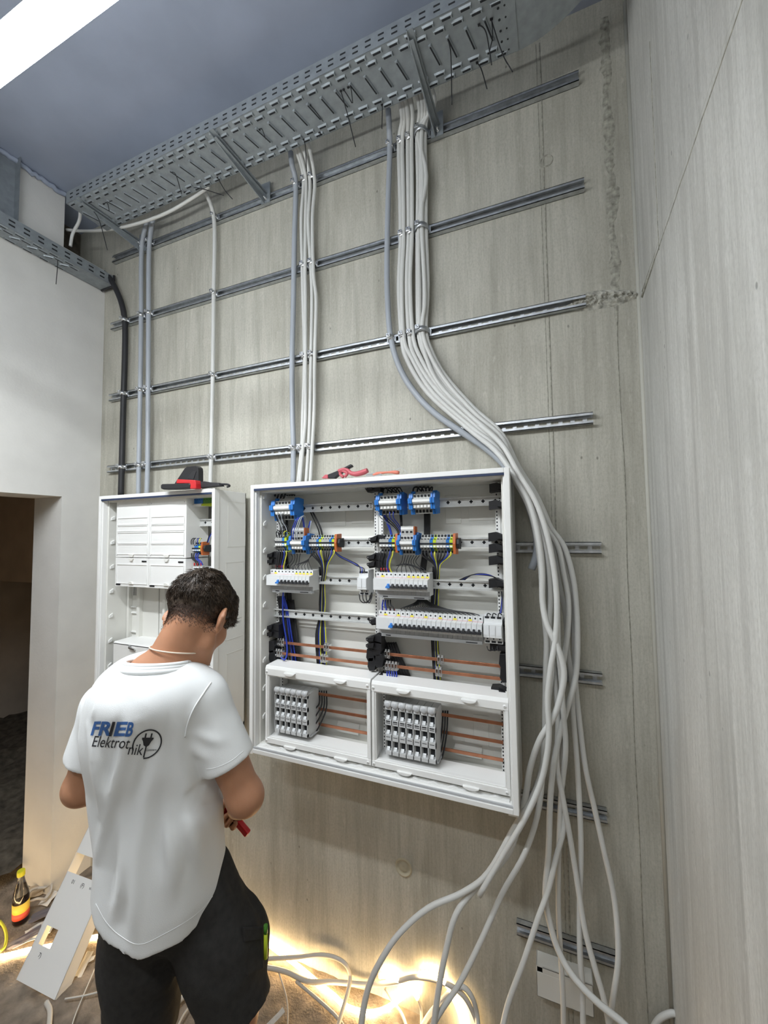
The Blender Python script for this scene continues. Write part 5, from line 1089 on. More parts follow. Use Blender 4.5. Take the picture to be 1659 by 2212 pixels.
# ------------------------------------------------------------------ the man: distance fields -> smooth meshes
M['skin'] = mat('skin', (0.42, 0.205, 0.115), 0.5, var=0.06, vscale=25, bump=0.05, bscale=400, sss=0.12)
M['shirt'] = mat('shirt_cotton', (0.76, 0.775, 0.775), 0.85, bump=0.12, bscale=500)
M['shorts'] = mat('shorts_black', (0.020, 0.019, 0.018), 0.85, var=0.25, vscale=60, bump=0.2, bscale=400)
M['hair'] = mat('hair_dark_brown', (0.042, 0.028, 0.018), 0.45, var=0.4, vscale=90)
M['stubble'] = mat('hair_shaved', (0.075, 0.047, 0.034), 0.7, var=0.4, vscale=300)
M['eye'] = mat('eye_white', (0.8, 0.78, 0.75), 0.2); M['shoe'] = mat('work_shoe', (0.05, 0.045, 0.04), 0.7); M['sole'] = mat('shoe_sole', (0.25, 0.24, 0.22), 0.8)
M['chain'] = mat('neck_cord', (0.72, 0.62, 0.50), 0.4)
NA = lambda v: np.array([v[0], v[1], v[2]], dtype=np.float32)
class SDF:
    def __init__(s, lo, hi, h):
        s.lo = np.array(lo, np.float32); s.h = h; n = np.ceil((np.array(hi)-np.array(lo))/h).astype(int)+1; s.n = n
        s.F = np.full(n, 0.25, np.float32); s.ax = [s.lo[i]+h*np.arange(n[i], dtype=np.float32) for i in range(3)]
    def win(s, lo, hi, pad):
        a = [int(max(0, math.floor((lo[i]-pad-s.lo[i])/s.h))) for i in range(3)]; b = [int(min(s.n[i], math.ceil((hi[i]+pad-s.lo[i])/s.h)+1)) for i in range(3)]
        sl = tuple(slice(x, y) for x, y in zip(a, b)); return sl, np.meshgrid(*[s.ax[i][sl[i]] for i in range(3)], indexing='ij', sparse=True)
    def put(s, sl, d, k, op='add'):
        f = s.F[sl]
        if op == 'add': h = np.clip(0.5+0.5*(f-d)/k, 0, 1); s.F[sl] = f*(1-h)+d*h-k*h*(1-h)
        elif op == 'sub': h = np.clip(0.5-0.5*(f+d)/k, 0, 1); s.F[sl] = f*(1-h)-d*h+k*h*(1-h)
    def cone(s, p, q, r0, r1, k=0.02, op='add'):
        p, q = NA(p), NA(q); R = max(r0, r1); sl, (X, Y, Z) = s.win(np.minimum(p, q), np.maximum(p, q), R+k+2*s.h)
        d = q-p; L = float(d@d)+1e-9; t = np.clip(((X-p[0])*d[0]+(Y-p[1])*d[1]+(Z-p[2])*d[2])/L, 0, 1)
        D = np.sqrt((X-p[0]-t*d[0])**2+(Y-p[1]-t*d[1])**2+(Z-p[2]-t*d[2])**2)-(r0+(r1-r0)*t); s.put(sl, D.astype(np.float32), k, op)
    def chain(s, pts, rs, k=0.02, op='add'):
        """a polyline of cones blended in as one shape"""
        P = np.array([NA(p) for p in pts]); sl, (X, Y, Z) = s.win(P.min(0), P.max(0), max(rs)+k+2*s.h); D = None
        for i in range(len(P)-1):
            p, d = P[i], P[i+1]-P[i]; t = np.clip(((X-p[0])*d[0]+(Y-p[1])*d[1]+(Z-p[2])*d[2])/(float(d@d)+1e-9), 0, 1)
            e = np.sqrt((X-p[0]-t*d[0])**2+(Y-p[1]-t*d[1])**2+(Z-p[2]-t*d[2])**2)-(rs[i]+(rs[i+1]-rs[i])*t); D = e if D is None else np.minimum(D, e)
        s.put(sl, D.astype(np.float32), k, op)
    def ell(s, c, r, ax=None, k=0.02, op='add'):
        c = NA(c); r = np.array(r, np.float32); R = float(r.max()); sl, (X, Y, Z) = s.win(c, c, R+k+2*s.h); A = np.array([NA(a) for a in ax]) if ax is not None else np.eye(3, dtype=np.float32)
        P = [(X-c[0])*A[i][0]+(Y-c[1])*A[i][1]+(Z-c[2])*A[i][2] for i in range(3)]
        k0 = np.sqrt(sum((P[i]/r[i])**2 for i in range(3))); k1 = np.sqrt(sum((P[i]/r[i]**2)**2 for i in range(3)))+1e-6
        s.put(sl, (k0*(k0-1)/k1).astype(np.float32), k, op)
    def march(s, o, d, tmax=4.0):
        """first crossing of a ray with the surface"""
        o, d = np.array(o, float), np.array(d, float); d /= np.linalg.norm(d); t = 0.3
        while t < tmax:
            p = o+d*t; i = np.round((p-s.lo)/s.h).astype(int)
            if np.all(i >= 0) and np.all(i < s.n):
                if s.F[tuple(i)] < 0: return Vector(p)
                t += s.h*0.5
            else: t += 0.01
        return None
    def mesh(s, name, mats, sm=0):
        F = s.F; n = s.n; S = F < 0
        c = np.zeros(tuple(n-1), np.uint8)
        for dx in (0,1):
            for dy in (0,1):
                for dz in (0,1): c += S[dx:n[0]-1+dx, dy:n[1]-1+dy, dz:n[2]-1+dz]
        I = np.argwhere((c > 0) & (c < 8)); idx = -np.ones(tuple(n-1), np.int32); idx[tuple(I.T)] = np.arange(len(I))
        acc = np.zeros((len(I), 3)); cnt = np.zeros(len(I)); cr = [(a, b, e) for a in (0,1) for b in (0,1) for e in (0,1)]
        val = {k: F[I[:,0]+k[0], I[:,1]+k[1], I[:,2]+k[2]] for k in cr}
        for a in cr:
            for ax in range(3):
                if a[ax] == 0:
                    b = list(a); b[ax] = 1; b = tuple(b); va, vb = val[a], val[b]; m = (va < 0) != (vb < 0); t = np.where(m, va/np.where(m, va-vb, 1), 0)
                    p = np.tile(np.array(a, float), (len(I), 1)); p[:, ax] += t; acc[m] += p[m]; cnt[m] += 1
        V = s.lo+s.h*(I+acc/np.maximum(cnt, 1)[:, None]); Q = []
        for ax in range(3):
            o1, o2 = [(1,2), (2,0), (0,1)][ax]; sl0 = [slice(1, -1)]*3; sl1 = [slice(1, -1)]*3; sl0[ax] = slice(0, -1); sl1[ax] = slice(1, None)
            a, b = S[tuple(sl0)], S[tuple(sl1)]; E = np.argwhere(a != b); fl = a[tuple(E.T)]
            base = E.copy(); 
            for j in range(3):
                if j != ax: base[:, j] += 1
            def cell(u, v): k = base.copy(); k[:, o1] -= u; k[:, o2] -= v; return idx[tuple(k.T)]
            q = np.stack([cell(0,0), cell(1,0), cell(1,1), cell(0,1)], 1); q[~fl] = q[~fl][:, ::-1]; Q.append(q)
        Q = np.concatenate(Q); Q = Q[(Q >= 0).all(1)]
        for _ in range(sm):                     # relax the grid steps
            A = np.zeros_like(V); c_ = np.zeros(len(V))
            for a, b in ((0,1),(1,2),(2,3),(3,0)):
                np.add.at(A, Q[:,a], V[Q[:,b]]); np.add.at(A, Q[:,b], V[Q[:,a]]); np.add.at(c_, Q[:,a], 1); np.add.at(c_, Q[:,b], 1)
            V = V*0.45+0.55*A/np.maximum(c_, 1)[:, None]
        me = bpy.data.meshes.new(name); me.vertices.add(len(V)); me.vertices.foreach_set('co', V.astype(np.float32).ravel()); me.loops.add(Q.size); me.loops.foreach_set('vertex_index', Q.astype(np.int32).ravel())
        me.polygons.add(len(Q)); me.polygons.foreach_set('loop_start', np.arange(0, Q.size, 4, dtype=np.int32)); me.polygons.foreach_set('use_smooth', np.ones(len(Q), bool)); me.update(calc_edges=True)
        for m in mats: me.materials.append(M[m])
        return me
def vnoise(X, Y, Z, seed=0):
    """smooth value noise on broadcastable arrays"""
    r = np.random.default_rng(seed).random((16,16,16)).astype(np.float32)*2-1
    X, Y, Z = np.broadcast_arrays(X, Y, Z); i, j, k = np.floor(X).astype(int), np.floor(Y).astype(int), np.floor(Z).astype(int); fx, fy, fz = X-i, Y-j, Z-k
    fx, fy, fz = (a*a*(3-2*a) for a in (fx, fy, fz)); out = 0
    for a in (0,1):
        for b in (0,1):
            for c in (0,1): out = out+r[(i+a) % 16, (j+b) % 16, (k+c) % 16]*(fx if a else 1-fx)*(fy if b else 1-fy)*(fz if c else 1-fz)
    return out

PH = math.radians(14); Fw = Vector((-math.sin(PH), math.cos(PH), 0)); Rw = Vector((math.cos(PH), math.sin(PH), 0)); UP = Vector((0,0,1))
DT = 1.15                                   # distance of the man's axis along the view
man_base = PD(350, 1960, DT); man_base.z = 0
person = thing('person', 'man in white printed T-shirt and black shorts standing with head bent, working at the cabinets', 'person', tuple(man_base))
# torso levels: picture row, left edge, right edge of the shirt, half depth
levels = [(2060, 205, 478, 0.155), (1950, 200, 478, 0.150), (1900, 205, 483, 0.145), (1850, 211, 481, 0.140), (1800, 212, 480, 0.135), (1740, 201, 480, 0.130), (1690, 194, 470, 0.128), (1630, 193, 462, 0.125), (1560, 198, 452, 0.118), (1510, 214, 442, 0.105)]
lv = []
for (py, l, r, b) in levels:
    a = (r-l)/2*DT/FPX*1.0; c = PD((l+r)/2, py, DT+0.0)
    for _ in range(12):                     # fit the ellipse outline to the two edges
        xs = []
        for k in range(48):
            p = c+Rw*(a*math.cos(k*math.pi/24))+Fw*(b*math.sin(k*math.pi/24)); xs.append(proj(p)[0])
        e = (r-l)/(max(xs)-min(xs)); a *= e**0.9; c = c+Rw*(((l+r)/2-(max(xs)+min(xs))/2)*DT/FPX)
    lv.append((c.z, c.x, c.y, a, b))
lv.sort(); lvA = np.array(lv)
def level(z): return [float(np.interp(z, lvA[:,0], lvA[:,i])) for i in range(1, 5)]
shL, shR = PD(232, 1522, 1.20), PD(437, 1508, 1.12)
elR, elL = PD(530, 1722, 1.115), PD(176, 1702, 1.19)
haR = PD(508, 1752, 1.375); wrR = elR.lerp(haR, 0.72); wrL = Vector((-1.135, -0.63, 1.10)); haL = wrL+Vector((0.06, 0.07, -0.02))
c7 = PD(336, 1452, 1.12); HO = PD(435, 1319, 1.215)
yw, pt, rl = math.radians(12), math.radians(-38), math.radians(3)
hf = Vector((-math.sin(yw)*math.cos(pt), math.cos(yw)*math.cos(pt), math.sin(pt))); hr = Vector((math.cos(yw), math.sin(yw), 0)); hu = hr.cross(hf)
hr, hu = (hr*math.cos(rl)+hu*math.sin(rl)), (hu*math.cos(rl)-hr*math.sin(rl)); HA = (hr, hf, hu)
def HP(x, y, z): return HO+hr*(x*0.92)+hf*y+hu*z
zc = lambda z: (lambda q: Vector((q[0], q[1], z)))(level(z))
pel = zc(0.92); hipL, hipR = pel-Rw*0.080+Fw*0.015, pel+Rw*0.078+UP*-0.01+Fw*0.035
knL, anL = PD(312, 2205, 1.13), None; knL.z = 0.52; anL = Vector((knL.x-0.02, knL.y-0.05, 0.09))
knR = PD(512, 2185, 1.13); anR = Vector((knR.x+0.03, knR.y-0.08, 0.09))

# ---- body: one continuous surface
lo = Vector((-1.42, -1.08, -0.01)); hi = Vector((-0.60, -0.36, 1.85)); B = SDF(lo, hi, 0.0045)
for z0, z1 in ((0.92, 1.05), (1.05, 1.2), (1.2, 1.36)): B.cone(zc(z0), zc(z1), 0.098, 0.105, 0.05)
chest = zc(1.36)
B.ell(zc(1.33), (0.155, 0.095, 0.19), (Rw, Fw, UP), 0.05); B.ell(pel, (0.155, 0.105, 0.12), (Rw, Fw, UP), 0.05)
for a in (shL, shR): B.cone(c7-UP*0.06, a, 0.055, 0.050, 0.04)
neck0 = c7-UP*0.03-Fw*-0.015; B.cone(neck0, HP(0, -0.030, -0.055), 0.062, 0.056, 0.035)
B.cone(neck0+Fw*0.03, HP(0, 0.01, -0.085), 0.045, 0.040, 0.03)
for s in (-1, 1): B.cone(c7+Rw*(0.03*s), c7+Rw*(0.12*s)-UP*0.055, 0.040, 0.030, 0.04)
# head and face
B.ell(HP(0, -0.005, 0.012), (0.0712, 0.096, 0.094), HA, 0.02); B.ell(HP(0, 0.042, -0.005), (0.060, 0.050, 0.062), HA, 0.03)
B.ell(HP(0, 0.038, -0.075), (0.052, 0.049, 0.062), HA, 0.03); B.ell(HP(0, 0.070, -0.122), (0.028, 0.022, 0.020), HA, 0.025)
for s in (-1, 1):
    B.cone(HP(0.056*s, -0.005, -0.070), HP(0.050*s, 0.010, -0.098), 0.020, 0.017, 0.02); B.cone(HP(0.050*s, 0.010, -0.098), HP(0.020*s, 0.066, -0.126), 0.017, 0.014, 0.02)
    B.ell(HP(0.046*s, 0.062, -0.052), (0.018, 0.020, 0.020), HA, 0.025)                      # cheekbone
    B.ell(HP(0.031*s, 0.094, -0.026), (0.017, 0.012, 0.011), HA, 0.008, 'sub')               # eye socket
    B.cone(HP(0.012*s, 0.090, -0.008), HP(0.048*s, 0.080, -0.006), 0.010, 0.008, 0.012)      # brow
    # ear: shell, rim, lobe
    ec = HP(0.086*s, -0.012, -0.034); ea = ((hr*(0.88*s)+hf*0.47).normalized(), (hf*0.88-hr*(0.47*s)).normalized(), (hu*0.97-hf*0.10).normalized())
    B.ell(ec, (0.0085, 0.0185, 0.031), ea, 0.008)
    rim = [ec+ea[1]*(0.018*math.cos(t))+ea[2]*(0.030*math.sin(t))+ea[0]*0.006 for t in [math.radians(q) for q in range(-40, 216, 32)]]
    B.chain(rim, [0.0046]*len(rim), 0.004); B.ell(ec+ea[0]*0.008+ea[1]*0.004, (0.005, 0.009, 0.016), ea, 0.004, 'sub'); B.ell(ec-ea[2]*0.029+ea[1]*0.008, (0.006, 0.009, 0.010), ea, 0.008)
B.cone(HP(0, 0.092, -0.022), HP(0, 0.113, -0.062), 0.008, 0.011, 0.012)
for s in (-1, 1): B.ell(HP(0.012*s, 0.100, -0.066), (0.008, 0.010, 0.008), HA, 0.008)
B.cone(HP(-0.020, 0.086, -0.090), HP(0.020, 0.086, -0.090), 0.0065, 0.0065, 0.01); B.cone(HP(-0.017, 0.085, -0.100), HP(0.017, 0.085, -0.100), 0.007, 0.007, 0.01)
B.cone(HP(-0.022, 0.096, -0.0945), HP(0.022, 0.096, -0.0945), 0.0016, 0.0016, 0.003, 'sub')
# arms
for sh, el, wr in ((shR, elR, wrR), (shL, elL, wrL)):
    d = (el-sh).normalized(); B.chain([sh, sh.lerp(el, 0.5), el], [0.052, 0.050, 0.043], 0.03); B.ell(el-d*0.004, (0.045, 0.045, 0.045), None, 0.02)
    B.chain([el, el.lerp(wr, 0.30), wr], [0.040, 0.040, 0.0265], 0.02)
# tool in the right hand sets the grip
tA, tB = PD(486, 1742, 1.36), PD(536, 1802, 1.33); tdir = (tB-tA).normalized()
def hand(wr, ce, gdir, across, curl, mirror, grip):
    """palm plus four curled fingers and a thumb; gdir along the knuckle row, across from palm to finger tips"""
    nrm = gdir.cross(across).normalized()
    B.cone(wr, wr.lerp(ce, 0.6), 0.026, 0.026, 0.018)
    for i in range(4): B.cone(wr.lerp(ce, 0.35)+gdir*((i-1.5)*0.012), ce+gdir*((i-1.5)*0.0195), 0.014, 0.0115, 0.010)
    for i, L in enumerate((0.92, 1.0, 0.95, 0.78)):
        b0 = ce+gdir*((i-1.5)*0.0195); p = [b0]; ang = 0.25
        for j, (l, da) in enumerate(((0.040, curl*0.8), (0.026, curl*1.15), (0.021, curl*0.8))):
            ang += da; p.append(p[-1]+(across*math.cos(ang)+nrm*(mirror*math.sin(ang)))*(l*L))
        B.chain(p, [0.0098, 0.0092, 0.0085, 0.0074], 0.003)
    tb = wr.lerp(ce, 0.45)+gdir*(-0.032); p1 = tb+(across*0.6-gdir*0.6+nrm*(mirror*0.6)).normalized()*0.034; p2 = p1+(across*0.85+gdir*0.25+nrm*(mirror*0.5)).normalized()*0.032; p3 = p2+(across*0.7+gdir*0.5+nrm*(mirror*0.2)).normalized()*0.024
    B.chain([wr.lerp(ce, 0.3)-gdir*0.012, tb, p1, p2, p3], [0.016, 0.0145, 0.012, 0.0105, 0.009], 0.006)
aR = (haR-wrR).normalized(); gR = (tdir-aR*tdir.dot(aR)).normalized(); hand(wrR, haR, gR, (aR*0.35+_r*-0.45-_u*0.65+_f*0.1).normalized(), 1.15, -1, True)
aL = (haL-wrL).normalized(); gL = (Vector((0.2, 0.1, -0.9))-aL*Vector((0.2, 0.1, -0.9)).dot(aL)).normalized(); hand(wrL, haL, gL, aL, 0.75, -1, False)
# legs and feet
for hp, kn, an in ((hipL, knL, anL), (hipR, knR, anR)):
    B.chain([hp, hp.lerp(kn, 0.5), kn], [0.078, 0.074, 0.055], 0.03); B.chain([kn, kn.lerp(an, 0.32)-Fw*0.012, an], [0.052, 0.055, 0.036], 0.02)
    B.cone(an, an+Fw*0.14-UP*0.045, 0.036, 0.028, 0.02)
bm_ = B.mesh('body', ['skin']); bm_.transform(Matrix.Translation(-man_base)); body = link('body', bm_, person)

# ---- shorts
S_ = SDF((-1.32, -1.06, 0.36), (-0.62, -0.42, 1.05), 0.005)
S_.ell(pel-UP*0.04+Fw*0.01, (0.158, 0.108, 0.13), (Rw, Fw, UP), 0.05)
for hp, kn, r1 in ((hipL, knL, 0.090), (hipR, knR, 0.092)):
    end = hp.lerp(kn, 1.0); S_.chain([hp, hp.lerp(end, 0.5), end], [0.094, 0.104, r1], 0.03)
S_.cone(hipR+Fw*0.025+Rw*0.015-UP*0.09, hipR.lerp(knR, 0.55)+Rw*0.028+Fw*0.03, 0.075, 0.094, 0.04)
X, Y, Z = np.meshgrid(*S_.ax, indexing='ij', sparse=True)
S_.F += 0.007*vnoise(X*14+Z*6, Y*14-Z*5, Z*11, 3)+0.004*vnoise(X*34+Z*20, Y*34, Z*26, 4)
zq = S_.ax[2]; cq, dq, aq, bq = [np.interp(zq, lvA[:,0], lvA[:,i]).astype(np.float32)[None,None,:] for i in (1,2,3,4)]
uq = (X-cq)*Rw.x+(Y-dq)*Rw.y; vq = (X-cq)*Fw.x+(Y-dq)*Fw.y; hq = 0.928-0.050*uq/0.17+0.055*vq/0.14
eq = (((np.abs(uq)/aq)**2.35+(np.abs(vq)/bq)**2.35)**(1/2.35)-1)*np.minimum(aq, bq)+0.010
for hp, kn in ((hipL, knL), (hipR, knR)):      # open hems, cut square to the thigh
    d = (kn-hp).normalized(); e = hp.lerp(kn, 0.98); w_ = (kn-hp).length*0.5
    near = (X-kn.x)**2+(Y-kn.y)**2+(Z-kn.z)**2 < 0.17**2
    cut = (X-e.x)*d.x+(Y-e.y)*d.y+(Z-e.z)*d.z
    S_.F = np.where(near & (cut > -0.02), np.maximum(S_.F, cut), S_.F).astype(np.float32)
S_.F = np.maximum(S_.F, Z-0.99).astype(np.float32)
sm = S_.mesh('shorts', ['shorts'], 4); sm.transform(Matrix.Translation(-man_base)); shorts = link('shorts', sm, person)
# cargo pocket on the right thigh with a pen in it
pk = [S_.march(CAM, ray(x, y)) for x, y in ((520, 2005), (562, 2003), (570, 2090), (530, 2110))]
if all(pk):
    out_ = (Rw*0.8-Fw*0.4).normalized(); vs = [p+out_*0.006 for p in pk]+[p-out_*0.03 for p in pk]
    o = MB().add(vs, [(0,1,2,3),(7,6,5,4),(0,4,5,1),(1,5,6,2),(2,6,7,3),(3,7,4,0)]).build('cargo_pocket', 'shorts', person, bevel=0.006)
    fl = [pk[0]+out_*0.013+UP*0.006, pk[1]+out_*0.013+UP*0.006, pk[1].lerp(pk[2], 0.25)+out_*0.012, pk[0].lerp(pk[3], 0.25)+out_*0.012]
    MB().add(fl+[p-out_*0.01 for p in fl], [(0,1,2,3),(7,6,5,4),(0,4,5,1),(1,5,6,2),(2,6,7,3),(3,7,4,0)]).build('pocket_flap', 'shorts', person, bevel=0.003)
    b = pk[1].lerp(pk[2], 0.35)+out_*0.018
    t = thing('marker_pen', 'yellow-green marker pen clipped to the pocket on the right thigh', 'pen', tuple(b)); MB().cyl(b+UP*0.03, b-UP*0.035, 0.0055, 10).build('barrel', 'lime', t); MB().cyl(b+UP*0.031, b+UP*0.052, 0.0058, 10).build('pen_cap', 'green', t)

# ---- T-shirt
T_ = SDF((-1.36, -1.04, 0.80), (-0.66, -0.44, 1.62), 0.0042)
X, Y, Z = np.meshgrid(*T_.ax, indexing='ij', sparse=True); zz = T_.ax[2]
cxA, cyA, aA, bA = [np.interp(zz, lvA[:,0], lvA[:,i]).astype(np.float32)[None,None,:] for i in (1,2,3,4)]
zt_ = lvA[-1,0]; sh_ = np.clip((zz-zt_)/0.13, 0, 1)[None,None,:]; shrink = np.sqrt(np.clip(1-sh_**2, 0.02, 1)); aA, bA = aA*shrink, bA*(0.35+0.65*shrink)
U_ = (X-cxA)*Rw.x+(Y-cyA)*Rw.y; V_ = (X-cxA)*Fw.x+(Y-cyA)*Fw.y
E_ = ((np.abs(U_)/aA)**2.35+(np.abs(V_)/bA)**2.35)**(1/2.35); T_.F = ((E_-1)*np.minimum(aA, bA)).astype(np.float32)
cC = PD(344, 1427, 1.12); nC = (UP+Fw*0.16).normalized()
for sh, el, s in ((shR, elR, 1), (shL, elL, -1)):
    T_.cone(cC+Rw*(s*0.045)-UP*0.064, sh-UP*0.004, 0.060, 0.060, 0.05)
    d = (el-sh); T_.chain([sh, sh+d*0.38, sh+d*0.76], [0.064, 0.066, 0.068], 0.03)
T_.ell(cC-UP*0.086-Fw*0.012, (0.135, 0.128, 0.092), (Rw, Fw, UP), 0.05); T_.ell(zc(1.36)-Fw*0.02, (0.155, 0.125, 0.16), (Rw, Fw, UP), 0.06)
lowz = np.clip((1.35-Z)/0.4, 0, 1)
T_.F += (0.0050*vnoise(U_*15+3+Z*1.5, V_*15, Z*2.2+U_*3, 11)*(0.5+lowz)+0.0012*vnoise(U_*40+Z*8, V_*40, Z*9+U_*14, 12)).astype(np.float32)
def onshirt(px, py, sink=0.0):
    p = T_.march(CAM, ray(px, py))
    return None if p is None else p+ray(px, py).normalized()*sink
def ridge(pts, r=0.013, sink=0.0035, k=0.022, op='add'):
    P = [onshirt(*q, sink=sink) for q in pts]; P = [p for p in P if p is not None]
    if len(P) > 1:
        P = crom(P, 4); n = len(P); rd = ray(*pts[len(pts)//2]).normalized(); sg = 1 if op == 'add' else -1
        P = [p+rd*(sg*0.020*(1-math.sin(math.pi*i/(n-1)))**1.5) for i, p in enumerate(P)]
        T_.chain(P, [r*(0.15+0.85*math.sin(math.pi*(0.06+0.88*i/(n-1)))) for i in range(n)], k, op)
folds = [((297,1500),(283,1567),(270,1626),(249,1700),(230,1788),(217,1850)), ((373,1512),(385,1567),(396,1641),(408,1729),(432,1803)), ((318,1660),(306,1750),(296,1858),(294,1967),(300,2040)), ((272,1740),(268,1895),(254,1975)),
         ((200,1567),(212,1660),(222,1758)), ((402,1740),(415,1800),(440,1880)), ((360,1760),(372,1850),(372,1950))]
for q_ in folds: ridge(q_)
for q_ in [((330,1560),(318,1640),(290,1740),(284,1850)), ((350,1690),(340,1800),(338,1930)), ((250,1560),(235,1640),(214,1720))]: ridge(q_, 0.009, -0.0055, 0.020, 'sub')
for q_ in [((262,1490),(282,1499),(306,1490)), ((310,1450),(332,1453),(356,1446)), ((275,1548),(300,1555),(316,1548))]: ridge(q_, 0.004, 0.0022, 0.010)
ridge(((410,1570),(440,1590),(470,1600),(505,1598)), 0.006, 0.003, 0.016); ridge(((408,1590),(430,1625),(465,1640)), 0.006, 0.003, 0.016)
ridge(((456,1476),(436,1503),(414,1538),(402,1570),(400,1600)), 0.0045, 0.0012, 0.006); ridge(((222,1490),(205,1530),(197,1570)), 0.0045, 0.0012, 0.006)
hz = 0.928-0.050*U_/0.17+0.055*V_/0.14-0.015*np.exp(-((U_+0.03)/0.035)**2); inside = (np.abs(U_) < 0.30)
T_.F = np.maximum(T_.F, (hz-Z)).astype(np.float32); zsh = T_.F
for sh, el, s in ((shR, elR, 1), (shL, elL, -1)):     # sleeve ends
    d = (el-sh).normalized(); e = sh+(el-sh)*(0.64 if s > 0 else 0.66); c = (X-e.x)*d.x+(Y-e.y)*d.y+(Z-e.z)*d.z
    side = s*((X-cxA)*Rw.x+(Y-cyA)*Rw.y) > 0.10; near = (X-e.x)**2+(Y-e.y)**2+(Z-e.z)**2 < 0.14**2
    T_.F = np.where(near & (c > 0) & (E_ > 1.06), np.maximum(T_.F, c), T_.F).astype(np.float32)
# neck opening
nd = (HP(0, -0.030, -0.055)-neck0).normalized()
pl = (X-cC.x)*nC.x+(Y-cC.y)*nC.y+(Z-cC.z)*nC.z; rr2 = np.sqrt((X-cC.x)**2+(Y-cC.y)**2)
T_.F = np.where((rr2 < 0.115) & (pl > -0.05), np.maximum(T_.F, pl-0.0-np.maximum(0, rr2-0.085)*1.5), T_.F).astype(np.float32)
T_.cone(cC-nC*0.02, cC+nC*0.1, 0.077, 0.080, 0.006, 'sub')
tm = T_.mesh('t_shirt', ['shirt'], 9); tm.transform(Matrix.Translation(-man_base)); shirt = link('t_shirt', tm, person)
def ringpts(c, n, ru, rv, u, N=36): 
    n = n.normalized(); a = (u-n*u.dot(n)).normalized(); b = n.cross(a); return [c+a*(ru*math.cos(2*math.pi*k/N))+b*(rv*math.sin(2*math.pi*k/N)) for k in range(N+1)]
w = MB()
for dz, r, g in ((-0.002, 0.0055, 0.0), (-0.009, 0.0060, 0.0025), (-0.017, 0.0075, 0.006)): w.tube(ringpts(cC+nC*dz, nC, 0.0815+g, 0.0785+g, Rw), r, 8, smooth=0, caps=False)
sub(w, 'collar', 'shirt', shirt, man_base)
q0, q1 = neck0, HP(0, -0.030, -0.055); nk = q0.lerp(q1, (cC.z+0.022-q0.z)/(q1.z-q0.z)); MB().tube(ringpts(nk+Fw*0.004, (UP+Fw*0.20+Rw*0.12).normalized(), 0.0665, 0.070, Rw), 0.0021, 6, smooth=0, caps=False).build('necklace', 'chain', person)
# hem and sleeve stitching as narrow bands
# ---- print on the back, laid onto the cloth
from mathutils.bvhtree import BVHTree
vv = np.empty(len(tm.vertices)*3, np.float32); tm.vertices.foreach_get('co', vv); vv = vv.reshape(-1, 3)
bvh = BVHTree.FromPolygons([tuple(v) for v in vv], [tuple(p.vertices) for p in tm.polygons])
def stitch(pts, r=0.0007):
    P = []
    for q in crom([(x, y, 0) for x, y in pts], 8):
        d = ray(q.x, q.y).normalized(); h = bvh.ray_cast(CAM-man_base, d, 1.9)
        if h[0] is not None: P.append(h[0]+man_base-d*(r*0.1))
    P = [p for i, p in enumerate(P) if i == 0 or (p-P[i-1]).length < 0.05]
    if len(P) > 3: sub(MB().tube(P, r, 5, smooth=0), 'stitch_line', 'shirt', shirt, man_base)
stitch(((456,1474),(440,1497),(418,1532),(405,1565),(400,1592)), 0.0022); stitch(((446,1662),(470,1657),(500,1643),(526,1622)))
stitch(((207,1952),(228,1990),(258,2020),(300,2040),(350,2020),(420,1978),(462,1932),(476,1895)))
pc = T_.march(CAM, ray(272, 1605)); pr_n = (-Fw*0.96-Rw*0.05+UP*0.12).normalized()     # outward from the back
pr_x = (Rw-pr_n*Rw.dot(pr_n)).normalized(); pr_y = pr_n.cross(pr_x)
def drape(me, px, py, mt, name, scale_x=1.0, shear=0.0):
    o3 = T_.march(CAM, ray(px, py)); rd = ray(px, py).normalized(); pr_n = -rd; pr_x = (_r-rd*_r.dot(rd)).normalized(); pr_y = pr_n.cross(pr_x); bm = bmesh.new(); bm.from_mesh(me); bmesh.ops.triangulate(bm, faces=bm.faces[:])
    for _ in range(5):
        ed = [e for e in bm.edges if e.calc_length() > 0.006]
        if not ed: break
        bmesh.ops.subdivide_edges(bm, edges=ed, cuts=1); bmesh.ops.triangulate(bm, faces=[f for f in bm.faces if len(f.verts) > 3])
    for v in bm.verts:
        p = o3+pr_x*(v.co.x*scale_x)+pr_y*(v.co.y+shear*v.co.x); s = p+pr_n*0.12-man_base; h = bvh.ray_cast(s, -pr_n, 0.4)
        v.co = (h[0]+h[1]*(0.0012 if h[1].dot(pr_n) > 0 else -0.0012)) if h[0] is not None else p-man_base
    bm.to_mesh(me); bm.free(); me.materials.clear(); me.materials.append(M[mt]); o = link(name, me, shirt); return o
k = 0.00121                                   # metres per picture pixel on the back
def T2m(body, size, off=0.0): return text_mesh(body, size, off, 0.0)
for s_, px, mt, w_ in (('F', 195, 'print_blue', 0.80), ('R', 211, 'print_blue', 1.0), ('I', 233.5, 'ink', 0.95), ('E', 243.5, 'print_blue', 1.22), ('B', 269.5, 'print_blue', 0.62)):
    drape(T2m(s_, 0.040, 0.0013), px, 1587+(px-195)*0.03, mt, 'print_letter', w_)
drape(T2m('Elektrot', 0.033), 197, 1612, 'ink', 'print_line', 0.70, -0.04); drape(T2m('nik', 0.033), 274, 1629, 'ink', 'print_line', 0.82, -0.04); drape(T2m('Gommers', 0.0075), 315, 1622, 'ink', 'print_line', 0.75, 0.03)
def flatmesh(vs, fs): me = bpy.data.meshes.new('print'); me.from_pydata([(x, y, 0) for x, y in vs], [], fs); return me
R1, R2 = 0.0315, 0.0285; an = [math.radians(205-q*(205+92)/40) for q in range(41)]
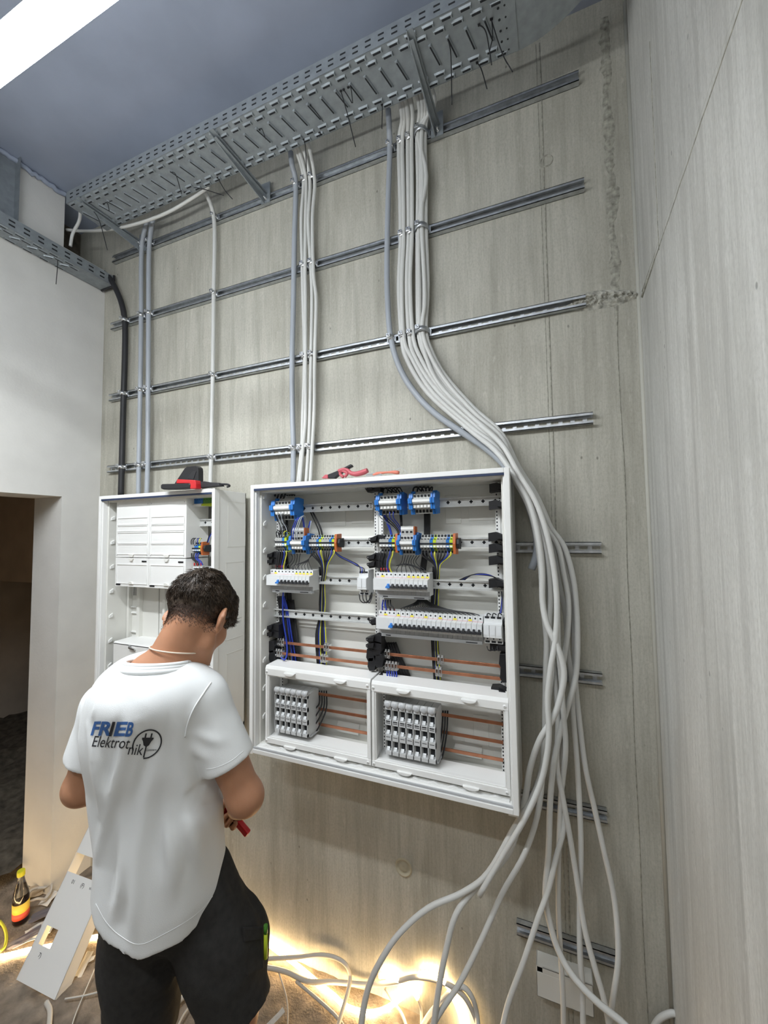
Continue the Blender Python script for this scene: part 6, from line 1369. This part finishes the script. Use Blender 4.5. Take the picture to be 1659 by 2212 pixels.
vs = [(R1*math.cos(a), R1*math.sin(a)) for a in an]+[(R2*math.cos(a), R2*math.sin(a)) for a in an]
drape(flatmesh(vs, [(i, i+1, 42+i, 41+i) for i in range(40)]), 318, 1607, 'ink', 'print_emblem')
vs = [(-0.0125,0.012),(0.0125,0.012),(0.0125,0.009),(0.009,0.004),(0.006,-0.004),(0.002,-0.007),(0.002,-0.030),(-0.001,-0.030),(-0.001,-0.007),(-0.006,-0.004),(-0.009,0.004),(-0.0125,0.009),(-0.008,0.021),(-0.0045,0.021),(-0.0045,0.012),(-0.008,0.012),(0.0045,0.021),(0.008,0.021),(0.008,0.012),(0.0045,0.012)]
drape(flatmesh(vs, [(0,11,10,9,8,7,6,5,4,3,2,1),(12,15,14,13),(16,19,18,17)]), 317, 1605, 'ink', 'print_emblem')
# ---- hair: shaped cap, shaved nape, loose strands
Hh = SDF(HO-Vector((0.16, 0.16, 0.16)), HO+Vector((0.16, 0.16, 0.17)), 0.0036)
X, Y, Z = np.meshgrid(*Hh.ax, indexing='ij', sparse=True); D3 = [(X-HO.x)*a.x+(Y-HO.y)*a.y+(Z-HO.z)*a.z for a in HA]
def ellf(c, r): 
    P = [(D3[i]-c[i])/r[i] for i in range(3)]; k0 = np.sqrt(sum(p*p for p in P)); k1 = np.sqrt(sum((p/r[i])**2 for i, p in enumerate(P)))+1e-6; return k0*(k0-1)/k1
thick = 0.003+0.0095*np.clip((D3[2]+0.045)/0.07, 0, 1)+0.012*np.clip((D3[1]-0.01)/0.08, 0, 1)
hd = np.minimum(ellf((0, -0.005, 0.012), (0.0712, 0.096, 0.094)), ellf((0, 0.042, -0.005), (0.060, 0.050, 0.062)))-thick
lock = vnoise(D3[0]*38+D3[1]*10, D3[1]*20, D3[2]*26+D3[0]*8, 21); hd = hd+0.0055*lock*np.clip((D3[2]+0.05)/0.06, 0, 1)+0.003*vnoise(D3[0]*90, D3[1]*45, D3[2]*60, 22)
# hairline: nape low, clear of the ears, up to the forehead
line = np.where(D3[1] < 0.0, -0.030+0.55*(D3[1]+0.02), -0.020+0.2*D3[1]); line = np.where(D3[1] > 0.035, -0.014+(D3[1]-0.035)*0.9-0.55*np.maximum(0, D3[0]-0.01), line)
line = np.maximum(line-0.018*(D3[1] < 0.0), -0.088)+0.006*vnoise(D3[0]*60, D3[1]*60, D3[2]*30, 23)
Hh.F = np.maximum(hd, (line-D3[2])*0.8).astype(np.float32)
hm = Hh.mesh('hair', ['hair']); hv = np.empty(len(hm.vertices)*3, np.float32); hm.vertices.foreach_get('co', hv); hv = hv.reshape(-1, 3); hn = np.empty_like(hv).ravel(); hm.vertices.foreach_get('normal', hn); hn = hn.reshape(-1, 3)
loc = np.stack([(hv-NA(HO))@NA(a) for a in HA], 1); r_ = np.random.default_rng(5); w = MB()
crown = np.array([0.005, -0.055, 0.075])
sel = r_.choice(len(hv), 12000)
for i in sel:
    p = Vector(hv[i]); n = Vector(hn[i]); q_ = loc[i]
    if n.dot(Vector(hv[i])-HO) < 0: continue
    t = q_-crown; t = t/(np.linalg.norm(t)+1e-6); g = hr*float(t[0])+hf*float(t[1]+0.35)+hu*float(t[2]); g = (g-n*g.dot(n)); 
    if g.length < 1e-4: continue
    g.normalize(); low = float(np.clip((q_[2]+0.05)/0.07, 0, 1)); L = (0.006+0.016*low)*r_.uniform(0.6, 1.4); sd = g.cross(n); j = r_.normal(0, 0.3); d = (g+sd*j).normalized(); wd = 0.0005+0.0005*low
    p = p-n*0.003; a = p+d*(L*0.5)+n*(L*0.16+0.001); b = p+d*L+n*(L*0.06+0.001*r_.normal()); s_ = sd*wd
    w.add([p-s_, p+s_, a-s_*0.9, a+s_*0.9, b, a+n*wd], [(0,1,3,2), (2,3,4), (0,2,5), (1,5,3), (2,4,5), (3,5,4)], 0, True)
hm.transform(Matrix.Translation(-man_base)); hair = link('hair', hm, person); st = sub(w, 'loose_strands', 'hair', hair, man_base, kind='stuff')
# shaved nape: short stubble standing on the skin
w = MB(); cnt = 0
bv = np.empty(len(bm_.vertices)*3, np.float32); bm_.vertices.foreach_get('co', bv); bv = bv.reshape(-1, 3)+NA(man_base); bn = np.empty_like(bv).ravel(); bm_.vertices.foreach_get('normal', bn); bn = bn.reshape(-1, 3); lb_ = np.stack([(bv-NA(HO))@NA(a) for a in HA], 1)
can = np.argwhere((lb_[:,1] < 0.0) & (lb_[:,2] > -0.080) & (lb_[:,2] < -0.02) & (np.abs(lb_[:,0]) < 0.072) & (np.linalg.norm(lb_, axis=1) < 0.125)).ravel()
for i in r_.choice(can, 26000):
    f = (lb_[i,2]+0.082)/0.045
    if r_.random() > f*f+0.02: continue
    p = Vector(bv[i])+Vector(r_.normal(0, 0.0015, 3)); n = Vector(bn[i]); d = (n*0.5-hu+Vector(r_.normal(0, 0.3, 3))).normalized(); sd = d.cross(n).normalized()*0.0007; L = 0.004
    w.add([p-sd, p+sd, p+d*L+n*0.0012], [(0,1,2)], 0, False)
sub(w, 'shaved_nape', 'stubble', hair, man_base, kind='stuff')
for s in (-1, 1):
    MB().lathe([(0.011*math.sin(math.pi*k/10), -0.011*math.cos(math.pi*k/10)) for k in range(11)], HP(0.031*s, 0.079, -0.026), 14).build('eye', 'eye', person)
# shoes
for an, nmz in ((anL, 'left'), (anR, 'right')):
    S2 = SDF(an-Vector((0.12, 0.14, 0.11)), an+Vector((0.12, 0.24, 0.06)), 0.006)
    S2.cone(an+UP*0.0, an+Fw*0.05-UP*0.03, 0.052, 0.050, 0.03); S2.cone(an+Fw*0.03-UP*0.05, an+Fw*0.15-UP*0.055, 0.048, 0.042, 0.03); S2.cone(an-Fw*0.035-UP*0.05, an-UP*0.05, 0.044, 0.046, 0.03)
    Zs = S2.ax[2][None,None,:]; S2.F = np.maximum(S2.F, np.maximum(0.012-Zs, Zs-(an.z+0.03))).astype(np.float32)
    me = S2.mesh('shoe', ['shoe']); me.transform(Matrix.Translation(-man_base)); sh_o = link('shoe', me, person)
    sp = [(an+Fw*(0.055+0.145*math.cos(a))+Rw*(0.048*math.sin(a))) for a in [2*math.pi*k/20 for k in range(20)]]; sub(MB().prism([(p.x, p.y) for p in sp], 'z', 0.0, 0.022), 'sole', 'sole', sh_o, man_base)
# ---- red tool in the right hand
t = thing('stripping_tool', 'red hand tool held in the man\'s right hand', 'tool', tuple(tB))
c_ = tA.lerp(tB, 0.5); MB().obox(tA, tB, 0.024, 0.018, up=(-0.4, 0.8, 0.4)).build('red_handle', 'red', t, bevel=0.005)
MB().obox(tA-tdir*0.055+Vector((0,0,0.002)), tA+tdir*0.01, 0.020, 0.012, up=(-0.4, 0.8, 0.4)).build('tool_head', 'black', t, bevel=0.003)
MB().tube([tA+tdir*0.0-Vector((0.010,0,0.012)), tA.lerp(tB, 0.3)-Vector((0.014,0,0.012)), tA.lerp(tB, 0.5)-Vector((0.010,0,0.010))], 0.005, 8).build('squeeze_lever', 'red', t)
